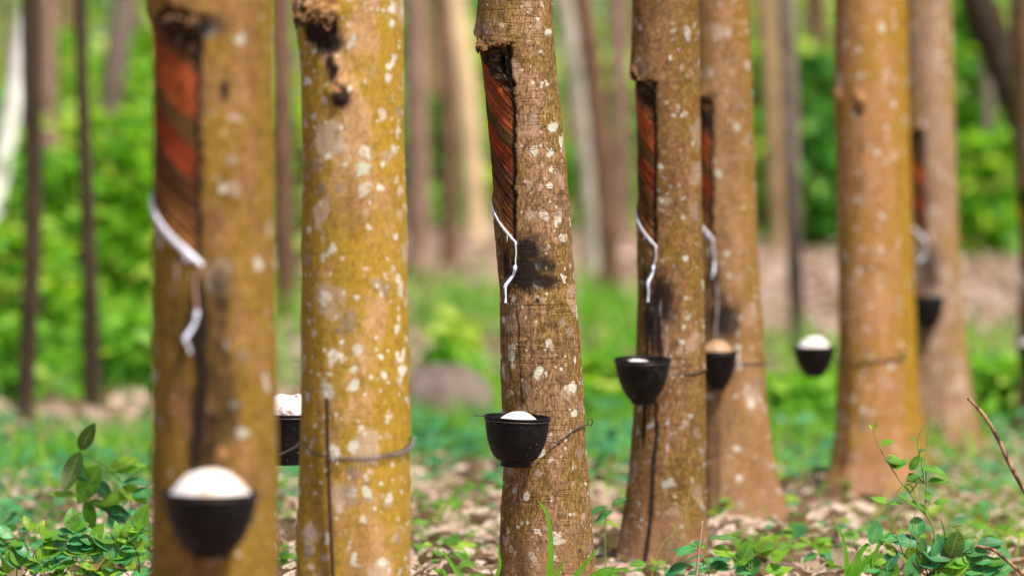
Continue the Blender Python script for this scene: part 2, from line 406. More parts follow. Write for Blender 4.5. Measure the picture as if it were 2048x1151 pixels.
# ------------------------------------------------------------------ trunks
class Trunk:
    def __init__(s, d, prof, top=4.6, base=None):
        s.d = d; p = np.array(prof, float); s.y0 = d * D3
        z = Z(p[:, 0], d); c = X((p[:, 1] + p[:, 2]) / 2, d); r = (p[:, 2] - p[:, 1]) / 2 * d / PXM
        k = np.argsort(z); s.z, s.c, s.r = z[k], c[k], r[k]
        s.zg = float(gz(s.c[0], s.y0)); s.top = top
        lean = np.polyfit(s.z, s.c, 1)[0]; s.lean = lean
        if s.z[0] > s.zg - .03:
            fl = 1.0 + (s.z[0] - s.zg) * .55
            s.z = np.r_[s.zg - .08, s.z]; s.c = np.r_[s.c[0] - lean*.3*(s.z[1]-s.z[0]), s.c]; s.r = np.r_[s.r[0] * fl + .012, s.r]
        zt = s.z[-1]
        s.z = np.r_[s.z, zt + .6, top]; s.c = np.r_[s.c, s.c[-1] + lean*.6, s.c[-1] + lean*.6*(top - zt)]
        s.r = np.r_[s.r, s.r[-1]*.97, s.r[-1]*.62]
    def C(s, z): return np.interp(z, s.z, s.c)
    def R(s, z): return np.interp(z, s.z, s.r)
    def th(s, px, py):
        z = Z(py, s.d); return float(np.arcsin(np.clip((X(px, s.d) - s.C(z)) / s.R(z), -.98, .98)))
    def pt(s, th, z, off=0.0):
        r = s.R(z) + off; return np.stack([s.C(z) + r*np.sin(th), s.y0 - r*np.cos(th), z + 0*th], -1)

TREES = []

def build_tree(name, T, mat, label, group, panel=None, bumps=(), stain_shades=(), drips=(), raw=(), nth=180, dz=.0032, seed=1, pmat=None, rough=1.):
    root = empty(name, (float(T.C(T.zg)), T.y0, T.zg), label, 'tree', group)
    org = np.array(root.location)
    zv = Z(-40, T.d)
    zs = np.r_[np.arange(T.zg - .06, zv, dz), np.arange(zv, T.top, .12), T.top]
    th = np.linspace(-np.pi, np.pi, nth, endpoint=False)
    TH, ZZ = np.meshgrid(th, zs); 
    kern = max(3, int(.035/dz)) | 1
    def sm(a):
        w = np.hanning(kern + 2)[1:-1]; w /= w.sum(); b = np.convolve(np.pad(a, kern//2, mode='edge'), w, 'valid'); b[-40:] = a[-40:]; return b
    rz = sm(T.R(zs)); cz = sm(T.C(zs)); T.z, T.r, T.c = zs, rz, cz
    RR = np.repeat(rz[:, None], nth, 1)
    A = TH * RR                                                   # arc length
    cyl = np.stack([np.sin(TH)*RR, -np.cos(TH)*RR, ZZ], -1)
    RR = RR * (1 + .016*rough*fbm(cyl*[9, 9, 5], seed, 3)) + .0011*rough*fbm(cyl*[60, 60, 22], seed+9, 3)
    low = np.exp(-(ZZ - T.zg) / .13); RR = RR * (1 + .07*low*np.sin(TH*4 + seed) + .04*low*np.sin(TH*7 + 2*seed))
    stain = np.zeros_like(RR); rawm = np.zeros_like(RR); drip = np.zeros_like(RR)
    def ell(px, py, rx, ry):
        t0 = T.th(px, py); z0 = Z(py, T.d); k = T.d / PXM
        dA = (TH - t0) * T.R(z0); return (dA/(rx*k))**2 + ((ZZ - z0)/(ry*k))**2
    for px, py, rx, ry, h in bumps:
        e = ell(px, py, rx, ry); wob = 1 + .5*fbm(cyl*[70, 70, 70], seed+4, 3)
        RR = RR + h*T.d/PXM*np.exp(-e)*wob
    for px, py, rx, ry, s in stain_shades: stain = np.maximum(stain, s*np.exp(-ell(px, py, rx, ry)))
    for px, py, rx, ry, s in raw: rawm = np.maximum(rawm, s*np.exp(-ell(px, py, rx, ry)))
    for px, y0, y1, w, s, kind in drips:
        t0 = T.th(px, (y0+y1)/2); za, zb = Z(y1, T.d), Z(y0, T.d); k = T.d/PXM
        wob = .004*fbm(np.stack([0*ZZ, 0*ZZ, ZZ*14], -1), seed+int(px), 2)
        e = np.exp(-(((TH-t0)*T.R((za+zb)/2) + wob)/(w*k))**2) * sstep(za-.01, za+.03, ZZ) * sstep(zb+.01, zb-.015, ZZ)
        if kind == 'w': drip = np.maximum(drip, s*e)
        else: stain = np.maximum(stain, s*e)
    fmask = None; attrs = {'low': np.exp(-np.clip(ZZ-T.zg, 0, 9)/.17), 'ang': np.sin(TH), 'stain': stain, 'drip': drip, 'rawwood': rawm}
    if panel:
        te = T.th(panel['ex'], panel['ey']); ex_ = np.array(panel.get('exs', [(panel['ty'], panel['ex']), (panel['ey'], panel['ex'])]), float); zo_ = np.argsort(-ex_[:, 0]);
        xe_ = np.interp(zs, Z(ex_[zo_, 0], T.d), X(ex_[zo_, 1], T.d)); teZ = np.arcsin(np.clip((xe_ - cz)/rz, -.95, .95))[:, None]; ze = Z(panel['ey'], T.d); zt = Z(panel['ty'], T.d); sl = panel['slope']
        Rm = float(T.R(ze)); tl = R_(-165)
        zc = ze + sl*Rm*(te - TH); q = ZZ - zc; hgt = zt - ze
        rag = .0022*fbm(np.stack([0*ZZ, ZZ*60, 0*ZZ+seed], -1), seed+2, 2) + .0016*fbm(np.stack([0*ZZ, ZZ*260, 0*ZZ+seed], -1), seed+2, 3)
        edge = (teZ - TH)*Rm + rag
        ztop = zt + .012*fbm(np.stack([A*45, 0*ZZ, 0*ZZ + seed], -1), seed+3, 3) + panel.get('tilt', 0)*(te-TH)*Rm
        inside = sstep(-.001, .004, edge)*sstep(-.0015, .002, q)*sstep(.003, -.003, ZZ-ztop)*(TH > tl)
        RR = RR - inside*panel.get('deep', .004)
        lipw = np.exp(-np.clip(ZZ-ztop, 0, 1)/.022)*(ZZ >= ztop-.003)*sstep(-.02, .012, edge)*(TH > tl)
        RR = RR + lipw*panel.get('lip', .006)*(1 + .6*fbm(cyl*[60, 60, 60], seed+6, 3))
        rawm = np.maximum(rawm, np.exp(-np.clip(ZZ-ztop, 0, 1)/.012)*(ZZ >= ztop-.004)*sstep(-.008, .01, edge)*(TH > tl)*panel.get('rawlip', 1.))
        attrs['rawwood'] = rawm
        pn = q/hgt
        RR = RR + inside*.0065*sstep(.70, .82, pn)*fbm(cyl*[75, 75, 55], seed+5, 3)
        RR = RR + inside*(.0009*np.sin(q*900 + 3*fbm(cyl*[40, 40, 40], seed, 2)) + .0008*fbm(np.stack([q*260, A*20, 0*A], -1), seed, 2))
        fmask = (inside > .5)
        stain = np.maximum(stain, .45*np.exp(-(edge+.0005)**2/.003**2)*(q > -.005)*(ZZ < ztop))
        attrs['stain'] = stain
        attrs['edge'] = edge*panel.get('thin', 1.); attrs['pq'] = np.stack([q, A, pn], -1)
        T.te, T.ze, T.sl, T.Rm = te, ze, sl, Rm
    V = np.stack([cz[:, None] + RR*np.sin(TH), T.y0 - RR*np.cos(TH), ZZ], -1).reshape(-1, 3) - org
    nz = len(zs); I = np.arange(nz-1)[:, None]*nth; J = np.arange(nth)[None]; K = (J+1) % nth
    F = np.stack([I+J, I+K, I+nth+K, I+nth+J], -1).reshape(-1, 4)
    T.rad = (zs, th, RR)
    fa = {k: v.reshape(-1, *v.shape[2:]) for k, v in attrs.items()}
    def part(nm, sel, m, keys):
        fs = F[sel]; u, inv = np.unique(fs, return_inverse=True)
        return link(nm, np_mesh(nm, V[u], inv.reshape(fs.shape), m, True, {k: fa[k][u] for k in keys}), root)
    if fmask is not None:
        pm = fmask.reshape(-1)[F].sum(1) >= 3
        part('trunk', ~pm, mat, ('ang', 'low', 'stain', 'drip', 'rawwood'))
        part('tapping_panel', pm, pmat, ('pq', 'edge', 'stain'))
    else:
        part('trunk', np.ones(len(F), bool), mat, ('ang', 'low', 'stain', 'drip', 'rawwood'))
    # limbs above the frame
    mb = MB(); r = random.Random(seed)
    for k in range(3):
        a = r.uniform(0, 6.28); zz = T.top - .25 + .1*k
        b = np.array([T.C(zz), T.y0, zz]); L = r.uniform(1.4, 2.2)
        e = b + L*np.array([math.cos(a)*.55, math.sin(a)*.55, .85]); mid = (b+e)/2 + np.array([0, 0, -.12])
        mb.add(*tube(catmull([b, mid, e], 6), [float(T.R(zz))*.75, .03, .015], 8))
    mb.build('limbs', mat, root, org)
    T.root = root; T.org = org; T.mat = mat
    TREES.append(T)
    return root

def surf(T, th, z, off=0.):
    zs, tt, RR = T.rad
    j = (np.asarray(th) + np.pi)/(2*np.pi)*len(tt); j0 = np.floor(j).astype(int) % len(tt)
    i = np.clip(np.searchsorted(zs, z), 0, len(zs)-1)
    r = RR[i, j0] + off
    return np.stack([np.interp(z, zs, T.c) + r*np.sin(th), T.y0 - r*np.cos(th), z + 0*th], -1)

def spt(T, px, py, off=0.):
    return surf(T, np.array(T.th(px, py)), np.array(Z(py, T.d)), off)

def latex_run(T, w, chan, spout, drip, thread='latex'):
    """white bead along the cut, thread down the channel, tin spout and its drip"""
    root = T.root; off_ = w*.25
    ths = np.linspace(-R_(93), T.te + .01, 60)
    zz = T.ze + T.sl*T.Rm*(T.te - ths) - .001
    pts = np.stack([np.interp(zz, T.z, T.c) + (np.interp(zz, T.z, T.r)+off_)*np.sin(ths), T.y0 - (np.interp(zz, T.z, T.r)+off_)*np.cos(ths), zz], -1)
    rr = w*(.92 + .08*np.sin(np.linspace(0, 9, 60)))*np.interp(np.linspace(0, 1, 60), [0, .12, .8, 1], [.25, .9, 1., .7])
    q = np.linspace(0, 40*T.Rm*10, 60); nz_ = fbm(np.stack([q, 0*q, 0*q + T.d*9], 1), 4, 3)
    pa = np.linspace(0, 2*np.pi, 12, endpoint=False); up_ = rr*(1 + .10*nz_); dn_ = rr*(1 + .45*np.clip(nz_, -.6, 1))
    rad_ = np.stack([np.sin(ths), -np.cos(ths), 0*ths], 1)
    V = []
    for i in range(60):
        vz = np.where(np.sin(pa) > 0, up_[i], dn_[i])*np.sin(pa)
        V.append(pts[i] + vz[:, None]*np.array([0, 0, 1.]) + (.42*rr[i]*np.cos(pa))[:, None]*rad_[i])
    V = np.concatenate(V); I = np.arange(59)[:, None]*12; J = np.arange(12)[None]; K = (J+1) % 12
    mb = MB(); mb.add(V, [np.stack([I+J, I+K, I+12+K, I+12+J], -1).reshape(-1, 4), np.array([list(range(12))[::-1], list(range(59*12, 60*12))])])
    rd = random.Random(int(T.d*100))
    for i in (rd.randrange(14, 30), rd.randrange(32, 52)):                       # short dribbles under the cut
        b0 = pts[i] - [0, 0, dn_[i]*.8]; L_ = rd.uniform(.006, .018)
        mb.add(*tube([b0 + rad_[i]*.0005, b0 - [0, 0, L_*.6] + rad_[i]*.001, b0 - [0, 0, L_] + rad_[i]*.0012], [w*.22, w*.16, w*.24], 6))
    c = catmull([spt(T, *p, .003) for p in chan], 8)
    mb.build('latex_run', M['latex'], root, T.org)
    MB().add(*tube(c, [w*.40, w*.28, w*.32, w*.28], 8)).build('latex_thread', M[thread], root, T.org)
    # spout: bent tin trough driven into the bark
    a = spt(T, *spout[0], .002); b = spt(T, *spout[1], .0) + np.array([0, -.028, 0])
    md_ = a*.55 + b*.45; md_[0] = a[0]*.8 + b[0]*.2; path = catmull([a + [0, .01, .002], a + [0, -.006, -.003], md_, b], 8); g = []
    n = len(path); ph = np.linspace(R_(-95), R_(95), 9); V = []; W = spout[2]
    tdir = path[-1] - path[0]; tdir /= np.linalg.norm(tdir); sd = np.cross(tdir, [0, -1, .35]); sd /= np.linalg.norm(sd); nn = np.cross(sd, tdir)
    if nn[1] > 0: nn = -nn
    for k, rad in ((0, W), (1, W*.86)):
        for p in path: V.append(p + rad*(np.sin(ph)[:, None]*sd - np.cos(ph)[:, None]*nn) + nn*W*.35)
    V = np.concatenate(V); F = []; m = len(ph)
    for k in range(2):
        for i in range(n-1):
            for j in range(m-1):
                q = k*n*m + i*m + j; F.append([q, q+1, q+m+1, q+m])
    for i in range(n-1):
        for j in (0, m-1): q = i*m + j; F.append([q, q+m, q+m+n*m, q+n*m])
    for i in (0, n-1):
        for j in range(m-1): q = i*m+j; F.append([q, q+1, q+1+n*m, q+n*m])
    sp = MB().add(V, np.array(F)).build('spout', M['tin'], root, T.org)
    lb = MB(); lb.add(*tube(path + nn*W*.1, [W*.4, W*.55, W*.4, W*.55], 8))
    tip = path[-1] + nn*W*.2
    end = np.array([X(drip[0], tip[1]/D3), tip[1], Z(drip[1], tip[1]/D3)])
    lb.add(*tube(catmull([tip, tip*.5 + end*.5 + [.001, 0, 0], end], 8), [W*.55, W*.3, W*.22, W*.42], 8))
    o = lb.build('latex_film', M['latex'], None, (0, 0, 0)); o.parent = sp; o.location = (-T.org[0], -T.org[1], -T.org[2])

# ------------------------------------------------------------------ bark kinds
B = {
 1: bark('bark_gold', (.19, .095, .034), (.33, .175, .07), (.25, .15, .018), .52, .28, seed=1.3, grain=.8, big=.6),
 2: bark('bark_mustard_lichen', (.34, .19, .06), (.52, .32, .16), (.35, .22, .018), .62, 1.1, (.68, .66, .58), (.52, .38, .30), seed=5.2, grain=.6, big=1.8),
 3: bark('bark_tan_spotted', (.21, .12, .06), (.37, .22, .12), (.22, .135, .035), .28, 1.15, (.58, .54, .45), (.46, .31, .22), seed=9.1, grain=1.2, big=.5),
 4: bark('bark_ochre', (.17, .088, .036), (.28, .15, .066), (.20, .115, .022), .40, .65, (.42, .40, .36), seed=14.4, grain=1., big=.7),
 5: bark('bark_orange_tan', (.25, .13, .055), (.36, .205, .10), (.26, .145, .03), .24, .65, (.60, .54, .46), seed=17.9, grain=.8, big=.9),
 6: bark('bark_orange', (.34, .165, .058), (.43, .235, .11), (.34, .19, .03), .32, .5, (.55, .46, .38), seed=22.5, grain=.6, big=.9),
 7: bark('bark_pale_tan', (.27, .16, .10), (.36, .235, .155), (.30, .18, .045), .30, .8, (.62, .56, .48), seed=27.2, grain=.6, big=.9),
 8: bark('bark_grey_brown', (.16, .10, .065), (.22, .14, .09), (.19, .12, .03), .2, .2, seed=31., grain=.5),
}
for k in (1, 3, 4, 5, 7, 8): M['panel%d' % k] = panel_mat('panel_%d' % k, k*3.3)

G = 'tapped rubber trees standing in a row'
T1 = Trunk(.714, [(-40, 290, 546), (0, 291, 546), (40, 296, 547), (90, 303, 547), (200, 305, 548), (390, 306, 550), (575, 306, 552), (800, 304, 554), (1000, 302, 556), (1160, 300, 558), (1400, 285, 570)])
build_tree('rubber_tree', T1, B[1], 'nearest blurred golden trunk with a broad tapping panel, far left of the row', G,
  panel=dict(ex=412, ey=530, ty=22, slope=.80, deep=.0015, lip=.003, rawlip=.5),
  stain_shades=[(442, 590, 40, 90, .62), (395, 630, 40, 90, .66), (455, 800, 50, 130, .56), (425, 870, 50, 110, .70), (424, 720, 56, 220, .54), (350, 640, 40, 160, .36), (455, 185, 12, 26, .75), (370, 700, 36, 120, .42), (405, 55, 60, 26, .9)],  # left-hand entries also deepen the trunk's shaded side in colour
  drips=[(404, 560, 950, 20, 1.0, 'd'), (448, 570, 900, 10, .6, 'd'), (400, 540, 700, 12, .9, 'd'), (357, 510, 585, 5, .9, 'w')],
  bumps=[(460, 190, 14, 26, -4), (450, 900, 22, 20, 4)], raw=[(452, 905, 24, 20, .8)], pmat=M['panel1'], seed=3)
latex_run(T1, .0072, [(411, 531), (399, 560), (400, 590), (402, 620)], ((402, 622), (378, 678), .0058), (381, 706), 'thread_pink')

T2 = Trunk(.87, [(-40, 584, 804), (0, 588, 805), (60, 592, 806), (150, 600, 807), (300, 602, 808), (575, 603, 817), (700, 602, 818), (800, 600, 819), (1000, 596, 821), (1160, 588, 823), (1300, 578, 830)])
build_tree('rubber_tree', T2, B[2], 'mustard trunk thickly spotted with white lichen, a dark burl near its top', G,
  bumps=[(598, 22, 30, 34, 12), (640, 22, 42, 30, 20), (642, 84, 34, 30, -13), (672, 140, 16, 30, 8), (684, 190, 24, 26, 15), (686, 186, 9, 10, -13), (610, 200, 20, 60, 2)],
  stain_shades=[(640, 70, 36, 24, 1.9), (655, 92, 34, 20, 1.6), (600, 40, 16, 14, 1.5), (664, 128, 12, 24, 1.0), (672, 150, 13, 26, 1.1), (686, 198, 20, 20, 1.3), (622, 30, 9, 30, 1.3), (668, 60, 12, 26, 1.2), (618, 640, 30, 8, .0)],  # hollows of burl and knot painted dark as shade
  drips=[(640, 688, 700, 30, .0, 'd')],
  raw=[(598, 12, 24, 22, 1.1), (648, 14, 40, 26, 1.15), (690, 152, 14, 14, .9), (680, 175, 18, 22, .8)], seed=5)

T3 = Trunk(1.0, [(-40, 956, 1104), (0, 957, 1105), (60, 952, 1107), (80, 951, 1109), (110, 958, 1111), (200, 968, 1120), (300, 978, 1130), (400, 984, 1138), (490, 990, 1145), (575, 998, 1152), (700, 1001, 1162), (800, 1005, 1168), (930, 1008, 1175), (1000, 1003, 1179), (1080, 1000, 1183), (1151, 998, 1186), (1210, 990, 1192)])
build_tree('rubber_tree', T3, B[3], 'sharply seen leaning tan trunk with lichen spots and red striped tapping panel', G,
  panel=dict(ex=1033, ey=485, exs=[(86, 1022), (150, 1028), (220, 1032), (485, 1033)], ty=86, slope=.98, deep=.0045, lip=.005, tilt=.25, rawlip=.75),
  bumps=[(1000, 128, 14, 22, -15), (985, 128, 9, 20, 8), (994, 160, 22, 7, 6), (1058, 590, 5, 8, -4)],
  stain_shades=[(1000, 128, 9, 24, 1.6), (1056, 500, 34, 30, 1.05), (1048, 545, 30, 34, 1.5), (1085, 562, 34, 15, 1.1), (1100, 532, 16, 18, .75), (1078, 525, 26, 26, .8), (1012, 530, 15, 70, .75), (1040, 600, 14, 30, .4), (1108, 648, 24, 16, .45), (1042, 800, 22, 12, .55), (1000, 500, 12, 60, .5), (1162, 1098, 5, 6, .8), (1074, 120+480, 5, 5, .9),  # first entry paints the shade inside the hole
          (1080, 222, 9, 8, .5), (1112, 215, 9, 9, .45), (1088, 112, 8, 7, .5)],
  drips=[(1037, 590, 830, 2.6, .8, 'd'), (1059, 600, 780, 2.4, .5, 'd'), (1162, 1100, 1150, 2.5, .6, 'd'), (1020, 600, 820, 2.2, .5, 'd')],
  raw=[(1058, 596, 7, 12, .5)], nth=240, dz=.0022, pmat=M['panel3'], seed=8)
latex_run(T3, .0041, [(1032, 487), (1033, 505), (1032, 522), (1034, 538)], ((1031, 533), (1009, 572), .0075), (1011, 606))

T4 = Trunk(1.16, [(-40, 1264, 1396), (0, 1265, 1397), (100, 1263, 1399), (130, 1262, 1399), (150, 1267, 1400), (300, 1271, 1402), (430, 1273, 1405), (600, 1275, 1408), (700, 1272, 1410), (800, 1268, 1411), (900, 1261, 1412), (1000, 1250, 1414), (1100, 1235, 1420), (1150, 1226, 1428)])
build_tree('rubber_tree', T4, B[4], 'ochre trunk with spreading base and black drip lines under an almost empty cup', G,
  panel=dict(ex=1312, ey=493, ty=150, slope=.95, deep=.0045, lip=.007, rawlip=1.),
  stain_shades=[(1322, 600, 28, 60, .95), (1300, 640, 22, 60, .8), (1345, 620, 20, 40, .5), (1290, 560, 14, 60, .6), (1350, 690, 20, 14, .4), (1345, 735, 10, 8, .5)],
  drips=[(1292, 560, 900, 5, .9, 'd'), (1318, 560, 720, 9, 1.0, 'd'), (1304, 600, 720, 6, .9, 'd'), (1302, 790, 1150, 5, .95, 'd'), (1312, 800, 960, 3, .7, 'd'), (1333, 780, 930, 4.5, .55, 'w'), (1309, 860, 960, 2, .5, 'w'), (1322, 590, 700, 4, .55, 'w'), (1330, 640, 780, 3, .6, 'w')],
  pmat=M['panel4'], seed=12)
latex_run(T4, .0041, [(1311, 494), (1312, 510), (1309, 525), (1307, 536)], ((1306, 533), (1294, 566), .0065), (1296, 604))

T5 = Trunk(1.34, [(-40, 1378, 1499), (0, 1379, 1500), (200, 1382, 1506), (400, 1384, 1512), (575, 1388, 1520), (700, 1388, 1527), (800, 1386, 1533), (900, 1384, 1545), (980, 1380, 1561), (1050, 1372, 1582)])
build_tree('rubber_tree', T5, B[5], 'orange tan trunk standing half behind the ochre one, its cup holding brown rubber', G,
  panel=dict(ex=1425, ey=478, ty=188, slope=.95, deep=.005, lip=.007),
  stain_shades=[(1442, 640, 40, 50, .95), (1425, 560, 14, 70, .7), (1440, 600, 18, 26, .7), (1430, 860, 20, 90, .35)],  # last entry darkens the bark below the cup
  drips=[(1430, 540, 680, 5, .9, 'd'), (1431, 560, 690, 2.5, .9, 'w'), (1434, 880, 1040, 6, .5, 'd')],
  pmat=M['panel5'], seed=15, dz=.004, nth=140)
latex_run(T5, .005, [(1424, 479), (1426, 500), (1428, 515), (1427, 528)], ((1427, 525), (1424, 548), .006), (1424, 556))

T6 = Trunk(1.52, [(-40, 1668, 1795), (0, 1668, 1795), (170, 1667, 1798), (300, 1672, 1800), (575, 1676, 1804), (720, 1675, 1808), (850, 1670, 1815), (930, 1660, 1828), (975, 1640, 1846), (1000, 1628, 1862)])
build_tree('rubber_tree', T6, B[6], 'smooth orange trunk without a panel, two small knots high on its left', G,
  bumps=[(1674, 192, 12, 18, 9), (1716, 200, 10, 12, 8), (1715, 226, 8, 10, -5)],
  stain_shades=[(1713, 228, 8, 14, .9), (1670, 205, 8, 10, .7), (1722, 300, 5, 8, .6), (1724, 345, 4, 6, .5)],  # shade of the knot hollow painted into the bark colour
  drips=[(1720, 240, 340, 4, .45, 'd'), (1692, 740, 960, 8, .5, 'd')], raw=[(1716, 196, 10, 8, .8), (1674, 186, 9, 10, .8)], seed=18, dz=.004, nth=140)
T6b = Trunk(1.78, [(-40, 1722, 1812), (0, 1722, 1813), (300, 1726, 1820), (575, 1730, 1829), (800, 1730, 1839), (890, 1722, 1850), (930, 1712, 1862)])
build_tree('rubber_tree', T6b, bark('bark_yellow_moss', (.36, .19, .03), (.40, .22, .03), (.38, .22, .012), .8, .3, seed=41.), 'narrow yellow mossy trunk peeping out directly behind the smooth orange one', G, seed=21, dz=.006, nth=90)
T7 = Trunk(1.9, [(-40, 1803, 1902), (0, 1803, 1903), (200, 1804, 1908), (400, 1806, 1915), (575, 1808, 1922), (700, 1806, 1935), (800, 1800, 1948), (880, 1786, 1968), (905, 1778, 1976)])
build_tree('rubber_tree', T7, B[7], 'pale tan trunk with small red panel beside the narrow mossy one', G,
  panel=dict(ex=1848, ey=480, exs=[(258, 1844), (480, 1852)], thin=2.5, ty=258, slope=.9, deep=.006, lip=.008),
  stain_shades=[(1858, 540, 30, 60, .62), (1850, 660, 30, 40, .3)], pmat=M['panel7'], seed=25, dz=.005, nth=120)  # second entry darkens the bark below the cup
latex_run(T7, .0055, [(1846, 482), (1849, 495), (1848, 505), (1845, 512)], ((1844, 510), (1834, 522), .007), (1835, 530))
T8 = Trunk(2.15, [(-40, 2018, 2110), (0, 2018, 2110), (300, 2030, 2122), (575, 2040, 2136), (750, 2038, 2142), (860, 2028, 2160)])
build_tree('rubber_tree', T8, B[8], 'grey brown trunk cut by the right edge, only its left flank visible', G,
  panel=dict(ex=2072, ey=590, ty=372, slope=.9, deep=.006, lip=.008), stain_shades=[(2060, 660, 30, 60, .9)], pmat=M['panel8'], seed=28, dz=.006, nth=100)
latex_run(T8, .0055, [(2071, 592), (2072, 605), (2071, 615), (2070, 622)], ((2070, 620), (2062, 636), .007), (2062, 644))

# burl cavity and hollow knot get their own little meshes on the sharp trunk
def torn_flakes(T, px0, px1, py, n, size, mat, seed):
    r = random.Random(seed); mb = MB()
    for i in range(n):
        px = r.uniform(px0, px1); p = spt(T, px, py + r.uniform(-6, 6), .002)
        L = size*r.uniform(.4, 1.2)
        dr = np.array([[r.uniform(-.5, .5), r.uniform(-.9, -.2), r.uniform(-1, .1)]])
        mb.add(*leaves(p[None], dr, np.array([[0, -1, .3]]), L, L*r.uniform(.3, .8), r.uniform(-.3, .4), leaf_tmpl(4), .3))
    mb.build('torn_bark', mat, T.root, T.org)
M['torn'] = plain('torn_bark', (.16, .085, .04), .85, .15, .5, 90, 0, .6)
torn_flakes(T3, 955, 1030, 88, 26, .016, M['torn'], 1)
torn_flakes(T4, 1264, 1312, 150, 16, .018, M['torn'], 2)
torn_flakes(T2, 592, 672, 36, 30, .022, M['torn'], 3)
torn_flakes(T1, 330, 410, 40, 10, .016, M['torn'], 4)
torn_flakes(T5, 1400, 1425, 186, 8, .018, M['torn'], 5)

# ------------------------------------------------------------------ cups
PROF_BOWL = [(0, 0), (.43, 0), (.46, .01), (.46, .09), (.50, .105), (.585, .135), (.68, .20), (.775, .32), (.865, .48), (.92, .65), (.955, .82), (.97, .93)]
PROF_CONE = [(0, 0), (.36, 0), (.40, .01), (.40, .055), (.45, .075), (.53, .14), (.62, .22), (.73, .35), (.83, .51), (.905, .68), (.95, .84), (.97, .94)]
LUMP_G, CUP_G, WIRE_G = 'lumps of white latex in the cups', 'black latex cups hung on the rubber trees', 'wires tied round the trunks'
def cup(cx, ry, by, wpx, d, y, label, prof, mat, tilt=(4, 0), lump=None, ridges=0):
    k = d/PXM; r = wpx/2*k; h = (by-ry)*k
    x, z = X(cx, d), Z(by, d)
    rot = Matrix.Rotation(R_(tilt[0]), 4, 'X') @ Matrix.Rotation(R_(tilt[1]), 4, 'Y')
    pr = [(a*r, b*h) for a, b in prof]
    pr = [tuple(v) for v in catmull(pr, 4)]
    if ridges:
        pr = [(a + (.0004*math.sin(b/h*ridges*6.28) if .25 < b/h < .85 else 0), b) for a, b in (catmull([(p*r, q*h) for p, q in prof], 12))]
    pr += [(r*.975, h*.945), (r*1.0, h*.95), (r*1.0, h*.995), (r*.985, h), (r*.945, h), (r*.93, h*.98)]
    pr += [(r*a*.93, h*max(b, .08)) for a, b in reversed(prof[5:-1])] + [(0, h*.14)]
    V, F = lathe(pr, 72)
    root = empty('latex_cup', (x, y, z), label, 'cup', CUP_G)
    rm = np.array(rot.to_3x3()); V = V @ rm.T
    bd = link('bowl', np_mesh('bowl', V, F, mat), root)
    # wire hoop just under the rim and its two twisted ends
    a = np.linspace(0, 2*np.pi, 61); hz = h*.925
    hoop = np.stack([r*.985*np.cos(a), r*.985*np.sin(a), np.full(61, hz)], 1) @ rm.T
    link('hoop', np_mesh('hoop', *tube(hoop, .0011, 6), M['wire']), root)
    if lump:
        lab, hgt, cross, powr, mt, off = lump
        n, s = 28, 64; aa = np.linspace(0, 2*np.pi, s, endpoint=False); vv = []
        for i in range(n+1):
            t = i/n; rho = t*.925*r
            hh = h*.93 + hgt*(1 - (rho/(cross*r))**powr)
            hh = max(hh, h*.62)
            rr_ = min(rho, r*np.interp(hh/h, [b for a_, b in prof], [a_ for a_, b in prof])*.91)
            p = np.stack([rr_*np.cos(aa) + off*r*(1-t), rr_*np.sin(aa), np.full(s, hh)], 1)
            p[:, 2] += .05*hgt*fbm(np.stack([p[:, 0]*60, p[:, 1]*60, 0*aa + cx], 1), 3, 3) * (1-t**4)
            vv.append(p)
        vv = np.concatenate(vv) @ rm.T; j = np.arange(s); kk = (j+1) % s
        ff = np.concatenate([np.stack([i*s+j, i*s+kk, (i+1)*s+kk, (i+1)*s+j], 1) for i in range(n)])
        o = link('latex_lump', np_mesh('latex_lump', vv, ff, mt), None, (x, y, z)); tag(o, lab, 'latex', LUMP_G)
    return dict(x=x, y=y, z=z, r=r, h=h, d=d)

def front(T, cx, wpx, by, d):
    """depth of a cup that leans against trunk T"""
    r = wpx/2*d/PXM; z = Z(by-30, d); dx = X(cx, d) - T.C(z); s = T.R(z) + r*.9
    return T.y0 - math.sqrt(max(s*s - dx*dx, 0))
def dcup(T, cx, wpx, by):
    d = T.d
    for _ in range(4): d = front(T, cx, wpx, by, d)/D3
    return d
d = dcup(T1, 421, 186, 1110)
c1 = cup(421, 982, 1113, 196, d, d*D3, 'largest blurred black cup heaped with white on the nearest trunk', PROF_CONE, M['cup'], (3, 0),
     ('big white dome of latex heaped in the largest nearest cup', .037, .86, 2.6, M['lump'], .03))
c2 = cup(578, 826, 928, 134, .97, .97*D3, 'black cup half hidden between the nearest trunk and the lichen spotted one', [(0, 0), (.62, 0), (.66, .02), (.68, .1), (.74, .25), (.80, .45), (.86, .6), (.9, .75), (.95, .9), (.97, .94)], M['cup'], (2, 0),
     ('flat topped white latex with dark specks, between the two leftmost big trunks', .042, .93, 5, M['lump_spots'], 0))
d = dcup(T3, 1031, 132, 930)
c3 = cup(1031, 831, 931, 133, d, d*D3, 'sharply seen ribbed black cup on the leaning spotted trunk', PROF_BOWL, M['cup'], (4.5, 2.4),
     ('small smooth white dome of latex in the sharp ribbed cup', .0165, .58, 2, M['lump'], .06), ridges=19)
d = dcup(T4, 1285, 114, 805)
c4 = cup(1285, 716, 806, 115, d, d*D3, 'dusty black cup with only a little latex on the ochre trunk', PROF_CONE, M['cup_dusty'], (5.5, 0),
     ('little white latex barely showing over the rim of the dusty cup', .006, .40, 2, M['lump'], -.28))
d = dcup(T5, 1434, 84, 778)
c5 = cup(1434, 700, 779, 84, d, d*D3, 'black cup with brown heaped rubber, half behind the ochre trunk', PROF_CONE, M['cup'], (3, 0),
     ('tan and brown heap of old rubber in the half hidden cup', .034, .84, 2.4, M['lump_dirty'], .0))
